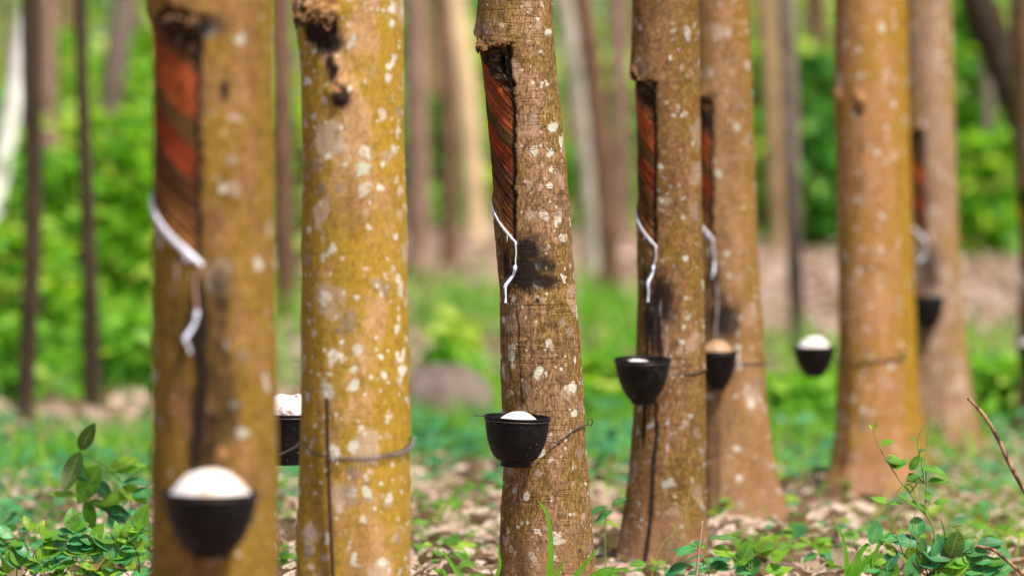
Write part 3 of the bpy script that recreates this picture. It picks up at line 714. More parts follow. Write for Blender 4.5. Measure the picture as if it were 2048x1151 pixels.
c6 = cup(1628, 691, 753, 87, 1.5, 1.5*D3, 'black cup hanging free in the air to the left of the smooth orange trunk', PROF_CONE, M['cup'], (3, 0),
     ('white dome of latex in the cup hanging left of the smooth orange trunk', .034, .82, 2.2, M['lump'], .04))
d = dcup(T7, 1852, 66, 655)
c7 = cup(1856, 592, 657, 66, d, d*D3, 'small dark cup in shade on the pale tan trunk', PROF_BOWL, M['cup_dusty'], (1, 0))
d = dcup(T8, 2066, 66, 745)
c8 = cup(2066, 688, 752, 66, d, d*D3, 'black cup cut off by the right edge of the photo', PROF_BOWL, M['cup'], (2, 0),
     ('white latex in the cup cut off by the right edge', .036, .9, 2.6, M['lump'], 0))

# ------------------------------------------------------------------ wires
def wire(pts, rad, label, mat='wire', name='wire', seg=6, n=10, extra=()):
    p = catmull(pts, n); mb = MB(); mb.add(*tube(p, rad, seg))
    for e in extra: mb.add(*e)
    o = mb.build(name, M[mat], None, tuple(p[0])); tag(o, label, 'wire', WIRE_G); return o
def ring(T, pyz, th0, th1, off, n=40):
    """points round the trunk; pyz maps angle -> photo row"""
    t = np.linspace(th0, th1, n); z = np.array([Z(pyz(a), T.d) for a in t]); return surf(T, t, z, off)
# T3: end sticking out left of the rim, and the tie running round to a curl at the right flank
q = P(1090, 884, c3['d'])
w3 = [q + [0, .02, 0], spt(T3, 1112, 882, .004), spt(T3, 1122, 874, .006), spt(T3, 1140, 862, .003), spt(T3, 1162, 851, .003), P(1177, 848, 1.0) + [.002, 0, 0]]
curl = np.array([P(1180 + 5*math.cos(a), 843 + 7*math.sin(a), .998) + [0, a*.0006, 0] for a in np.linspace(1.6, 9.5, 40)])
wire(w3, .0013, 'thin rusty wire from the ribbed cup ending in a curl at trunk edge', extra=[tube(curl, .0012, 6)])
wire([P(968, 831, c3['d']), P(958, 830, c3['d']), P(947, 831, c3['d'])], .0013, 'short wire end sticking out left of the ribbed cup')
# T2: wire from the half hidden cup into a coil spring round the front
def z2(a): return np.interp(a, [-1.5, -1.1, -.75, -.3, .3, .9, 1.35, 1.5], [882, 886, 905, 914, 911, 903, 888, 872])
base = ring(T2, z2, -1.25, -.47, .004); wire([P(560, 908, .93), P(590, 893, .9)] + [base[i] for i in range(0, 40, 4)], .0016, 'plain wire from the half hidden cup to the coil spring')
cp = ring(T2, z2, -.50, 1.5, .006, 700); tt = np.linspace(0, 26*2*np.pi, 700)
nr = np.stack([np.sin(np.linspace(-.5, 1.5, 700)), -np.cos(np.linspace(-.5, 1.5, 700)), 0*tt], 1)
coil = cp +   .0045*np.cos(tt)[:, None]*nr + .005*np.sin(tt)[:, None]*np.array([0, 0, 1.])
o = MB().add(*tube(coil, .001, 5)).build('coil_spring', M['spring'], None, tuple(coil[0])); tag(o, 'long thin coil spring stretched round the mustard lichen trunk', 'spring')
# thin horizontal ties on other trunks
pts = ring(T4, lambda a: 742 + 4*math.sin(a*3), .25, 1.6, .003, 30); wire([P(1340, 752, c4['d'])] + list(pts[::4]), .0014, 'thin wire running right from the dusty cup over the ochre trunk')
pts = ring(T5, lambda a: 728 - 3*math.sin(a), .2, 1.6, .003, 30); wire([P(1470, 726, c5['d'])] + list(pts[::4]), .0014, 'thin wire running right from the cup of brown rubber')
pts = ring(T6, lambda a: 722 - 6*math.sin(a*1.2), -1.5, 1.5, .004, 50)
tw = np.array([P(1806 + 4*math.cos(a), 708 + 6*math.sin(a), 1.49) for a in np.linspace(0, 9, 30)])
wire([P(1670, 712, 1.5)] + list(pts[::4]), .002, 'dark wire round the smooth orange trunk holding the free hanging cup', extra=[tube(tw, .002, 6)])
# the rod hung on the spring
rod = [spt(T2, 663, 793, .012), spt(T2, 665, 900, .013), spt(T2, 669, 1030, .012), spt(T2, 674, 1160, .012)]
rp = catmull(rod + [np.array([rod[-1][0] + .004, rod[-1][1] - .02, .0])], 8)
o = MB().add(*tube(rp, [.0036, .0034, .0036, .004], 8)).build('stick', M['rod'], None, tuple(rp[-1])); tag(o, 'thin dark upright stick tucked behind the coil spring', 'stick')

# ------------------------------------------------------------------ ground
xs = np.r_[np.linspace(-260, -8, 26), np.linspace(-7.5, 7.5, 101), np.linspace(8, 260, 26)]
ys = np.r_[np.linspace(-40, 6, 12), np.linspace(6.4, 40, 150), np.linspace(41, 420, 90)]
XX, YY = np.meshgrid(xs, ys); ZZ = gz(XX, YY)
n = len(xs); I = np.arange(len(ys)-1)[:, None]*n; J = np.arange(n-1)[None]
F = np.stack([I+J, I+J+1, I+n+J+1, I+n+J], -1).reshape(-1, 4)
t = NT('forest_floor'); o = t.obj(); nb = t.noise(o, 1.1, 5, .6); ns = t.noise(o, 9, 5, .65); nf = t.noise(o, 45, 4, .7)
c = t.mix(t.mr(ns, .35, .65), (.23, .14, .10), (.46, .32, .26)); c = t.mix(t.mr(nf, .5, .7, 0, .7), c, (.10, .06, .04))
c = t.mix(t.mr(nb, .56, .66, 0, .7), c, (.09, .22, .015))
gmat = t.done(t.pbsdf(c, .9, t.bump(t.m('ADD', ns, nf), .7, .03), .15))
g = link('ground', np_mesh('ground', np.stack([XX, YY, ZZ], -1).reshape(-1, 3), F, gmat)); tag(g, kind='structure')

# fallen leaves (stuff)
def in_view(n, y0, y1, pw=1.0, mg=.6):
    y = y0 + (y1-y0)*rng.uniform(0, 1, n)**pw; hw = 1024/FPX*y + mg
    return rng.uniform(-1, 1, n)*hw, y
def scatter_litter(n, y0, y1, L0, L1):
    x, y = in_view(n, y0, y1, 1.3)
    pos = np.stack([x, y, gz(x, y) + rng.uniform(.003, .02, n)], 1)
    dr = rand_dirs(n, -.28, .35); up = rand_dirs(n, .5, 1)
    L = rng.uniform(L0, L1, n)
    return leaves(pos, dr, up, L, L*rng.uniform(.35, .6, n), rng.uniform(-.35, .4, n), leaf_tmpl(5), .3, .08)
mb = MB(); mb.add(*scatter_litter(17000, 11.5, 22, .03, .085)); mb.add(*scatter_litter(9000, 21, 60, .07, .16))
tag(mb.build('leaf_litter', M['litter']), 'pinkish brown fallen leaves covering the plantation floor', kind='stuff')

# ------------------------------------------------------------------ grass and herbs (stuff)
def zone_ok(x, y, dens):
    px = x/(y/D3)*PXM + CX
    return rng.uniform(0, 1, len(x)) < dens(px, y)
def grass(n, y0, y1, h0, h1, w, dens, lean=.35, pw=1.):
    x, y = in_view(n, y0, y1, pw); k = zone_ok(x, y, dens); x, y = x[k], y[k]; m = len(x)
    pos = np.stack([x, y, gz(x, y) - .01], 1); a = rng.uniform(0, 6.28, m)
    dr = np.stack([np.cos(a)*lean, np.sin(a)*lean, np.ones(m)], 1) + rng.normal(0, .12, (m, 3))
    up = np.stack([-np.cos(a), -np.sin(a), np.full(m, .35)], 1)
    L = rng.uniform(h0, h1, m)
    return leaves(pos, dr, up, L, w*rng.uniform(.6, 1.3, m), rng.uniform(.1, .7, m), leaf_tmpl(5, 'blade'), .3)
def patchy(x, y, s, seed): return fbm(np.stack([x*s, y*s*.5, 0*x], 1), seed, 3)
def dens_back(px, y):
    x = (px-CX)/PXM*y/D3
    k = np.clip(.62 + 1.2*patchy(x, y, .9, 5), 0, 1)
    far = np.where(px > 1450, 33, 41); near = np.where(px < 330, 16.5, np.where(px > 1270, 18.6, 17.8))
    return k*np.clip((y - near)/1.5, 0, 1)*np.clip((far - y)/4, 0, 1)*np.where((px < 330) & (y > 21.5) & (y < 27), .12, 1)
mb = MB(); mb.add(*grass(32000, 16, 34, .05, .22, .014, dens_back)); mb.add(*grass(16000, 26, 50, .15, .42, .022, dens_back))
tag(mb.build('meadow_grass', M['meadow']), 'soft green grass growing between the rows', kind='stuff')
def dens_mid(px, y): return np.where(px < 310, .95, np.where((px > 1480), .6, .55))*np.clip(.2 + 1.5*patchy((px-CX)/PXM*y/D3, y, 1.6, 9), 0, 1)
mb = MB(); mb.add(*grass(11000, 12.2, 20, .04, .15, .007, dens_mid, .6))
def dens_yel(px, y): return np.where(px > 1830, .9, np.where(px > 1500, .3, .14))*np.clip(.15 + 1.6*patchy((px-CX)/PXM*y/D3, y, 1.9, 13), 0, 1)
tag(mb.build('short_grass', M['blade']), 'sparse short green grass on the leaf litter', kind='stuff')
mb = MB(); mb.add(*grass(5000, 12.0, 19, .05, .22, .006, dens_yel, .7))
tag(mb.build('yellow_grass', M['blade_yel']), 'fine yellow green grass on the right', kind='stuff')
def herbs(n, y0, y1, dens, L0, L1, mats, name, label, hmax=.1, tm='oval'):
    x, y = in_view(n, y0, y1, 1.2); k = zone_ok(x, y, dens); x, y = x[k], y[k]; m = len(x)
    nl = rng.integers(4, 9, m); idx = np.repeat(np.arange(m), nl); N = len(idx)
    hh = rng.uniform(.02, hmax, m)[idx]*rng.uniform(.5, 1.1, N)
    a = rng.uniform(0, 6.28, N); rad = rng.uniform(.005, .05, N)
    pos = np.stack([x[idx] + rad*np.cos(a), y[idx] + rad*np.sin(a), gz(x[idx], y[idx]) + hh], 1)
    dr = np.stack([np.cos(a), np.sin(a), rng.uniform(-.3, .5, N)], 1); up = np.stack([0*a, -.45 + 0*a, 1 + 0*a], 1) + rng.normal(0, .3, (N, 3))
    L = rng.uniform(L0, L1, N); mb = MB()
    mb.add(*leaves(pos, dr, up, L, L*rng.uniform(.45, .7, N), rng.uniform(0, .4, N), leaf_tmpl(6, tm), .2))
    tag(mb.build(name, mats), label, kind='stuff')
herbs(900, 11.6, 20, lambda px, y: np.where(px < 320, .95, np.where((px > 560) & (px < 610), .6, .10)), .025, .055, M['leaf_teal'], 'creeping_herbs', 'low creeping bluish green herbs at lower left', .12)
herbs(900, 11.8, 19, lambda px, y: np.where(px < 320, .5, np.where(px > 1400, .30, .22)), .02, .05, M['leaf_mid'], 'ground_herbs', 'low mid green herbs dotted over the litter', .08)
herbs(420, 12.0, 19, lambda px, y: np.where(px < 320, .5, np.where(px > 1500, .32, .2)), .02, .05, M['leaf_light'], 'pale_herbs', 'scattered yellow green seedlings on the litter', .07)
herbs(800, 17.3, 25, lambda px, y: np.where((px > 800) & (px < 1260), .7, .18), .05, .09, M['leaf_teal'], 'leafy_undergrowth', 'leafy bluish undergrowth behind the sharp trunk', .16)

# ------------------------------------------------------------------ foreground plants (things)
def fl(px, py, lpx, ang, d, matkey, wr=.55, shape='oval', face=.55, depth=None, curl=.15):
    """one leaf: base at the pixel, pointing at photo angle ang (deg, 0=right, 90=up)"""
    lpx *= 1.2; wr *= 1.12
    k = d/PXM; a = R_(ang); dd = random.uniform(-.2, .2) if depth is None else depth
    p = P(px, py, d); dr = np.array([[math.cos(a), dd, math.sin(a)]])
    up = np.array([[random.uniform(-.25, .25), -face, 1 - .5*face]])
    if abs(math.sin(a)) > .75: up = np.array([[random.uniform(-.5, .5), -1., .25]])
    return matkey, leaves(p[None], dr, up, lpx*k, lpx*k*wr, curl, leaf_tmpl(9, shape), .22, .03)
def plant(name, label, d, stems, lvs, stem_mat='stem_green', cat='plant', srad=.0018, group=None):
    st = [np.array([P(px, py, d) for px, py in s]) for s in stems]
    b = st[0][0]; g0 = float(gz(b[0], b[1]))
    root = empty(name, (b[0], b[1], g0), label, cat, group); org = np.array(root.location)
    mb = MB()
    for i, s in enumerate(st):
        if i == 0 and s[0][2] > g0: s = np.vstack([[s[0][0] + .004, s[0][1], g0 - .01], s])
        mb.add(*tube(catmull(s, 8), [srad*(1.2 if i == 0 else .8), srad*.5], 6))
    mb.build('stem', M[stem_mat], root, org)
    by = {}
    for mk, lv_ in lvs: by.setdefault(mk, MB()).add(*lv_)
    for mk, m in by.items(): m.build('leaves', M[mk], root, org)
    return root

dv = 1.03
random.seed(21)
L = lambda px, py, l, a, mk, **kw: fl(px, py, l, a, dv, mk, **kw)
plant('vine_plant', 'thin climbing vine with small heart leaves in front of the orange trunk', dv,
  [[(1868, 1062), (1838, 1015), (1820, 985), (1801, 962), (1783, 935), (1765, 905), (1752, 880), (1746, 855)],
   [(1836, 1012), (1822, 970), (1800, 975), (1786, 1000), (1772, 1008)], [(1848, 965), (1842, 920), (1836, 895), (1838, 870), (1852, 848), (1870, 842), (1877, 862)],
   [(1820, 985), (1838, 960), (1848, 945)], [(1850, 1030), (1851, 1000), (1862, 1008), (1872, 1000)], [(1840, 1020), (1856, 1010), (1862, 998)], [(1782, 1060), (1790, 1035), (1815, 1010)], [(1806, 1105), (1790, 1060), (1776, 1012)], [(1852, 940), (1852, 990), (1850, 1030)]],
  [L(1762, 890, 24, 25, 'leaf_mid', wr=.7, shape='heart'), L(1772, 918, 36, -8, 'leaf_mid', wr=.6, shape='heart'), L(1770, 915, 26, -35, 'leaf_olive', wr=.75, shape='heart'), L(1784, 935, 32, 30, 'leaf_mid', wr=.7, shape='heart'),
   L(1812, 955, 34, -10, 'leaf_olive', wr=.7, shape='heart'), L(1820, 940, 30, 60, 'leaf_mid', wr=.45), L(1842, 935, 44, -8, 'leaf_mid', wr=.4), L(1856, 962, 36, 4, 'leaf_mid', wr=.42, shape='heart'), L(1838, 950, 24, 200, 'leaf_mid', wr=.5),
   L(1774, 1006, 32, 155, 'leaf_mid', wr=.55, shape='heart'), L(1776, 1008, 26, 8, 'leaf_mid', wr=.3), L(1816, 1002, 42, -22, 'leaf_mid', wr=.35), L(1818, 1003, 22, 140, 'leaf_mid', wr=.3), L(1862, 1000, 20, 130, 'leaf_mid', wr=.6), L(1868, 1006, 28, 14, 'leaf_mid', wr=.5, shape='heart'),
   L(1836, 902, 14, 20, 'leaf_deep', wr=.6), L(1832, 880, 10, 150, 'leaf_mid', wr=.6), L(1838, 912, 12, -60, 'leaf_deep', wr=.6), L(1748, 856, 12, 60, 'leaf_light', wr=.4), L(1746, 858, 10, 130, 'leaf_light', wr=.4)], 'stem_green')
lv = []
for (px, py, l, a, mk, sh, wr) in [
  (1872, 1078, 50, -60, 'leaf_teal', 'round', .95), (1900, 1112, 44, 70, 'leaf_olive', 'round', .75), (1952, 1088, 46, 10, 'leaf_teal', 'oval', .42), (1836, 1072, 34, 95, 'leaf_teal', 'round', .8), (1742, 1088, 42, 70, 'leaf_teal', 'oval', .6),
  (1945, 1122, 40, 8, 'leaf_teal', 'oval', .5), (1968, 1126, 36, 10, 'leaf_mid', 'oval', .5), (1838, 1128, 46, 15, 'leaf_teal', 'round', .7), (1895, 1050, 26, 5, 'leaf_olive', 'heart', .5), (1890, 1128, 40, 10, 'leaf_mid', 'round', .7),
  (1800, 1078, 42, 170, 'leaf_teal', 'oval', .4), (1838, 1088, 50, 165, 'leaf_teal', 'oval', .5), (1845, 1100, 48, -15, 'leaf_teal', 'oval', .6), (1812, 1128, 40, 65, 'leaf_light', 'oval', .5), (1770, 1138, 36, 60, 'leaf_teal', 'round', .7), (1748, 1146, 34, 120, 'leaf_mid', 'round', .7),
  (1925, 1142, 46, 10, 'leaf_teal', 'oval', .55), (1860, 1150, 60, 20, 'leaf_mid', 'round', .5), (1812, 1158, 50, 60, 'leaf_teal', 'round', .6), (1955, 1150, 44, 30, 'leaf_teal', 'oval', .5), (1905, 1150, 40, 50, 'leaf_light', 'round', .6), (1880, 1100, 30, 100, 'leaf_teal', 'oval', .5),
  (1930, 1104, 26, 60, 'leaf_teal', 'round', .8), (1968, 1160, 60, 30, 'leaf_teal', 'oval', .4), (1790, 1160, 40, 100, 'leaf_mid', 'oval', .5), (1742, 1165, 44, 40, 'leaf_deep', 'oval', .5)]:
    lv.append(L(px, py, l, a, mk, shape=sh, wr=wr, face=.7))
random.seed(77)
for q in range(20):
    lv.append(L(random.uniform(1745, 1985), random.uniform(1085, 1175), random.uniform(20, 38), random.choice([random.uniform(-20, 50), random.uniform(130, 200), random.uniform(50, 130)]), random.choice(['leaf_teal', 'leaf_teal', 'leaf_mid', 'leaf_mid', 'leaf_light', 'leaf_deep']), shape=random.choice(['round', 'oval', 'heart']), wr=random.uniform(.42, .7), face=.7, curl=random.uniform(-.1, .4)))
plant('broadleaf_plant', 'bushy low plant of rounded bluish green leaves at the foot of the vine', dv,
  [[(1862, 1170), (1860, 1120), (1868, 1075)], [(1862, 1165), (1900, 1120), (1945, 1095)], [(1860, 1160), (1810, 1110), (1760, 1085)], [(1862, 1150), (1896, 1110), (1888, 1062), (1882, 1040)], [(1862, 1160), (1835, 1100), (1838, 1070)], [(1862, 1165), (1930, 1140), (1975, 1125)], [(1895, 1085), (1908, 1120), (1912, 1151)]], lv, 'stem_brown')
# slim upright grass stalk
def stalk(name, label, pts, d, r0, r1, mat, cat='grass stalk', extra=(), group=None):
    p = [P(a, b, d) for a, b in pts]
    g0 = float(gz(p[0][0], p[0][1]))
    if p[0][2] > g0: p = [np.array([p[0][0], p[0][1], g0 - .01])] + p
    p = catmull(p, 8); mb = MB(); mb.add(*tube(p, [r0, (r0+r1)/2, r1], 6))
    for e in extra: mb.add(*tube(catmull([P(a, b, d) for a, b in e], 6), [r1*.9, r1*.6], 5))
    return tag(mb.build(name, M[mat], None, tuple(p[0])), label, cat, group)
stalk('grass_stalk', 'slim straight green stalk crossing the climbing vine', [(1812, 1160), (1824, 1060), (1840, 980), (1852, 900), (1863, 800)], 1.02, .0011, .0005, 'stem_green')
def tuft(name, label, d, blades, mat='blade', cat='grass tuft'):
    b0 = P(blades[0][0][0][0], 1160, d); g0 = float(gz(b0[0], b0[1])); mb = MB()
    for pts, w in blades:
        p = [P(a, b, d) for a, b in pts]; p = [np.array([p[0][0], p[0][1], min(g0, p[0][2]) - .005])] + p
        c = catmull(p, 7); n = len(c); tt = np.linspace(0, 1, n); ww = w*d/PXM*.5*np.clip((1-tt)**.55*(.6+.8*np.minimum(tt*3, .5)), .02, 1)
        T = np.gradient(c, axis=0); T /= np.linalg.norm(T, axis=1)[:, None]; s = np.cross(T, [.25, -1, .15]); s /= np.linalg.norm(s, axis=1)[:, None]
        V = np.concatenate([c - s*ww[:, None], c + np.array([0, .25, 0])*ww[:, None], c + s*ww[:, None]]); i = np.arange(n-1)
        mb.add(V, np.concatenate([np.stack([i, i+1, n+i+1, n+i], 1), np.stack([n+i, n+i+1, 2*n+i+1, 2*n+i], 1)]))
    return tag(mb.build(name, M[mat], None, (b0[0], b0[1], g0)), label, cat)
tuft('grass_tuft', 'tuft of broad arching grass blades left of the broadleaf plant', 1.03,
  [([(1694, 1165), (1692, 1110), (1684, 1070), (1668, 1040)], 13), ([(1700, 1165), (1712, 1120), (1732, 1090), (1742, 1092)], 18), ([(1700, 1165), (1722, 1130), (1745, 1108), (1780, 1066)], 14), ([(1704, 1165), (1722, 1140), (1735, 1118)], 14), ([(1690, 1165), (1696, 1140), (1700, 1130)], 14), ([(1748, 1130), (1752, 1105), (1762, 1080), (1782, 1065)], 12)])
tuft('grass_tuft', 'bright grass blades in front of the sharp trunk base, one tall blade curling left', .965,
  [([(1098, 1165), (1102, 1110), (1100, 1060), (1093, 1025), (1076, 1000)], 15), ([(1108, 1165), (1118, 1140), (1128, 1120)], 14), ([(1146, 1165), (1170, 1128), (1200, 1092)], 15), ([(1160, 1170), (1200, 1142), (1232, 1132)], 13), ([(1180, 1165), (1230, 1140), (1262, 1136)], 12), ([(1200, 1165), (1222, 1146), (1232, 1128)], 9), ([(1185, 1170), (1215, 1150), (1240, 1150)], 9)])
tuft('grass_tuft', 'two curved blades at the left foot of the sharp trunk', .99, [([(990, 1165), (1000, 1130), (998, 1105), (998, 1085)], 10), ([(930, 1165), (912, 1140), (896, 1115), (884, 1098)], 14), ([(920, 1170), (950, 1148), (975, 1150)], 10), ([(892, 1165), (890, 1145), (884, 1135)], 12)])
# dark leaves right of the sharp trunk, against the ochre base
L = lambda px, py, l, a, mk, **kw: fl(px, py, l, a, 1.09, mk, **kw)
plant('seedling', 'seedling with three dark pointed leaves between sharp and ochre trunks', 1.09, [[(1212, 1160), (1210, 1060), (1214, 1015)], [(1213, 1030), (1228, 1008)]],
  [L(1214, 1012, 34, 200, 'leaf_deep', wr=.4), L(1222, 1010, 30, 30, 'leaf_deep', wr=.4), L(1226, 1022, 36, 205, 'leaf_teal', wr=.4), L(1210, 1040, 24, -20, 'leaf_light', wr=.5)])
L = lambda px, py, l, a, mk, **kw: fl(px, py, l, a, 1.04, mk, **kw)
plant('seedling', 'seedling with narrow pointed leaves beside the pink upright twig', 1.04, [[(1420, 1165), (1414, 1120), (1412, 1080)], [(1416, 1130), (1395, 1100), (1352, 1070), (1348, 1050)], [(1416, 1120), (1400, 1112)]],
  [L(1418, 1076, 50, 5, 'leaf_deep', wr=.24), L(1410, 1080, 42, 205, 'leaf_teal', wr=.34), L(1414, 1095, 30, 160, 'leaf_mid', wr=.3)])
plant('seedling', 'low seedling cluster of round bright leaves right of the pink twig', 1.04, [[(1500, 1165), (1498, 1130), (1505, 1105)], [(1498, 1140), (1470, 1115), (1450, 1100)], [(1500, 1135), (1530, 1105)]],
  [L(1424, 1100, 46, -8, 'leaf_light', wr=.55, shape='heart'), L(1468, 1128, 36, 40, 'leaf_light', wr=.8, shape='round'), L(1482, 1122, 40, 60, 'leaf_mid', wr=.7, shape='round'), L(1512, 1098, 34, 20, 'leaf_light', wr=.9, shape='round'), L(1516, 1110, 38, 55, 'leaf_light', wr=.75, shape='round'), L(1470, 1142, 40, 5, 'leaf_teal', wr=.6, shape='heart'), L(1530, 1138, 42, 0, 'leaf_mid', wr=.6, shape='heart'), L(1495, 1150, 34, 60, 'leaf_deep', wr=.7, shape='round'), L(1545, 1120, 36, 40, 'leaf_light', wr=.7, shape='heart'), L(1550, 1150, 34, 30, 'leaf_light', wr=.7, shape='heart')])
L = lambda px, py, l, a, mk, **kw: fl(px, py, l, a, 1.12, mk, **kw)
plant('seedling', 'small seedling on the litter in front of the smooth orange trunk', 1.12, [[(1645, 1140), (1640, 1110), (1634, 1095)]],
  [L(1636, 1108, 30, 200, 'leaf_teal', wr=.6), L(1640, 1110, 30, -10, 'leaf_teal', wr=.6), L(1630, 1100, 24, 60, 'leaf_light', wr=.8, shape='round'), L(1632, 1085, 30, 20, 'leaf_mid', wr=.4), L(1655, 1130, 26, 20, 'leaf_light', wr=.6)])
# left foreground sapling
L = lambda px, py, l, a, mk, **kw: fl(px, py, l, a, 1.10, mk, **kw)
plant('leafy_sapling', 'leafy sapling with long drooping leaves left of the nearest trunk', 1.10,
  [[(246, 1160), (242, 1075), (226, 1030), (205, 1010), (160, 1005)], [(240, 1070), (262, 1010), (240, 960), (200, 925), (162, 905)], [(226, 1035), (255, 1000), (290, 985)], [(242, 1090), (285, 1060), (300, 1055)]],
  [L(160, 902, 78, 250, 'leaf_olive', wr=.36, curl=-.25), L(200, 930, 74, 240, 'leaf_light', wr=.55, curl=0), L(160, 900, 52, 62, 'leaf_olive', wr=.45), L(215, 940, 58, 25, 'leaf_light', wr=.5), L(232, 945, 54, 20, 'leaf_light', wr=.45), L(158, 992, 54, 170, 'leaf_light', wr=.3), L(170, 1000, 52, -72, 'leaf_mid', wr=.4), L(178, 1002, 40, -20, 'leaf_mid', wr=.5), L(200, 1008, 52, 20, 'leaf_light', wr=.6),
   L(205, 1012, 50, -30, 'leaf_teal', wr=.5), L(245, 965, 56, 5, 'leaf_teal', wr=.36), L(240, 975, 52, -25, 'leaf_light', wr=.6), L(262, 990, 48, 10, 'leaf_teal', wr=.5), L(252, 1046, 50, 3, 'leaf_teal', wr=.34), L(250, 1062, 54, 0, 'leaf_mid', wr=.3), L(208, 1016, 46, -10, 'leaf_teal', wr=.55), L(246, 1104, 44, 8, 'leaf_mid', wr=.4), L(242, 1076, 46, 200, 'leaf_mid', wr=.3), L(150, 930, 40, -40, 'leaf_teal', wr=.5), L(190, 960, 44, -50, 'leaf_teal', wr=.5), L(172, 962, 40, 120, 'leaf_mid', wr=.5)])
L = lambda px, py, l, a, mk, **kw: fl(px, py, l, a, 1.02, mk, **kw)
random.seed(5)
for i, (bx, lab) in enumerate([(30, 'creeping broad leaves in the lower left corner'), (110, 'creeping broad leaves just right of the lower left corner'), (195, 'creeping leaves with a dry curled leaf on top'), (275, 'creeping leaves against the foot of the nearest trunk')]):
    ll = []
    for k in range(28):
        px = bx + random.uniform(-62, 55); py = random.uniform(1060, 1170) - 12*math.sin(px*.05)
        ll.append(L(px, py, random.uniform(24, 44), random.choice([random.uniform(-30, 40), random.uniform(140, 210), random.uniform(50, 120)]), random.choice(['leaf_teal', 'leaf_teal', 'leaf_mid', 'leaf_mid', 'leaf_light', 'leaf_light']), wr=random.uniform(.38, .62), shape=random.choice(['oval', 'oval', 'heart']), face=.6, curl=random.uniform(-.1, .4)))
    if i == 2: ll.append(L(178, 1143, 44, 38, 'leaf_dry', wr=.42, curl=-.2))
    plant('creeping_plant', lab, 1.02, [[(bx, 1180), (bx+4, 1130), (bx-6, 1090)], [(bx, 1170), (bx+30, 1130), (bx+40, 1100)], [(bx, 1170), (bx-30, 1135), (bx-44, 1115)]], ll, 'stem_brown', 'plant')
stalk('tendril', 'pale curling tendril above the leaves beside the nearest trunk', [(300, 1048), (288, 1032), (272, 1020), (256, 1016), (247, 1010), (245, 1004)], 1.1, .0012, .0006, 'stem_green', 'tendril')

# dead sticks
stalk('dead_stick', 'brown dead branch leaning in from the right edge', [(2075, 1030), (2050, 982), (2020, 928), (1996, 876), (1968, 830), (1936, 795)], 1.05, .0062, .0038, 'stick', 'stick')
stalk('dead_stick', 'crooked brown twig lying low in the lower right corner', [(2080, 1170), (2040, 1142), (2005, 1112), (1985, 1098), (1952, 1090)], 1.0, .005, .003, 'stick', 'stick')
stalk('dead_stick', 'pink grey upright twig in front of the two middle trunks', [(1392, 1168), (1398, 1100), (1405, 1040)], 1.0, .0036, .002, 'twig_pink', 'stick')
stalk('dead_stick', 'pale thin twig standing in the sapling at lower left', [(198, 1105), (204, 1060), (212, 1022)], 1.12, .004, .003, 'twig_pink', 'stick')
M['seed'] = plain('seed_stalk', (.34, .34, .08), .6, .3, .2, 90)
stalk('grass_stalk', 'dry fine stalk with tiny seed twigs against the ochre trunk base', [(1330, 1165), (1350, 1120), (1368, 1060), (1376, 1000), (1400, 935)], 1.05, .0009, .0005, 'seed', extra=[[(1372, 1020), (1350, 1006), (1330, 1010)], [(1376, 1000), (1362, 985), (1338, 986)], [(1370, 1030), (1392, 1005), (1388, 990)], [(1362, 1075), (1340, 1050), (1318, 1055)], [(1376, 990), (1384, 962), (1372, 944)]])
stalk('grass_stalk', 'pale hooked stalk left of the pink upright twig', [(1302, 1165), (1310, 1120), (1326, 1085), (1346, 1066), (1350, 1052), (1340, 1046)], 1.04, .0011, .0007, 'seed')
stalk('grass_stalk', 'wispy curling seed stalk at the far right', [(1966, 1170), (1968, 1100), (1980, 1040), (1978, 1010), (1990, 996), (2008, 1010), (2018, 1030)], 1.03, .0008, .0005, 'seed', extra=[[(1978, 1020), (1962, 1010), (1956, 1025)], [(1980, 1045), (2000, 1060), (2018, 1072)], [(1978, 1012), (1992, 1000), (2002, 996)], [(1974, 1060), (2000, 1060), (2030, 1085)]])
stalk('grass_stalk', 'thin pale stalk between ochre trunk and broadleaf plant', [(1556, 1165), (1560, 1100), (1572, 1040), (1596, 1000)], 1.08, .0009, .0005, 'seed', extra=[[(1568, 1060), (1548, 1030), (1530, 1020)], [(1574, 1035), (1600, 1025), (1618, 1030)]])

# ------------------------------------------------------------------ background trunks
BT = {}
def btrunk_mat(name, c, rough=.85):
    t = NT(name); o = t.obj(); n = t.noise(t.scale(o, (8, 8, 3)), 1, 4, .6); n2 = t.noise(o, 25, 4, .65); n3 = t.noise(o, 90, 3, .6)
    col = t.mix(t.mr(n, .35, .65), tuple(x*.72 for x in c), tuple(min(1, x*1.2) for x in c))
    col = t.mix(t.mr(n2, .58, .7, 0, .5), col, tuple(min(1, x*1.5) for x in c)); col = t.mix(t.mr(n3, .6, .75, 0, .5), col, tuple(x*.4 for x in c))
    return t.done(t.pbsdf(col, rough, t.bump(n3, .4, .01), .15))
for k, c in dict(dark=(.050, .033, .020), log=(.15, .115, .095), grey=(.16, .125, .10), pink=(.23, .15, .11), brown=(.14, .08, .05), sunlit=(.58, .43, .25), white=(.86, .82, .76), pale=(.44, .40, .32), tan=(.28, .19, .10)).items(): BT[k] = btrunk_mat('trunk_'+k, c)  # sunlit and white: brightness of direct sun put into the base colour
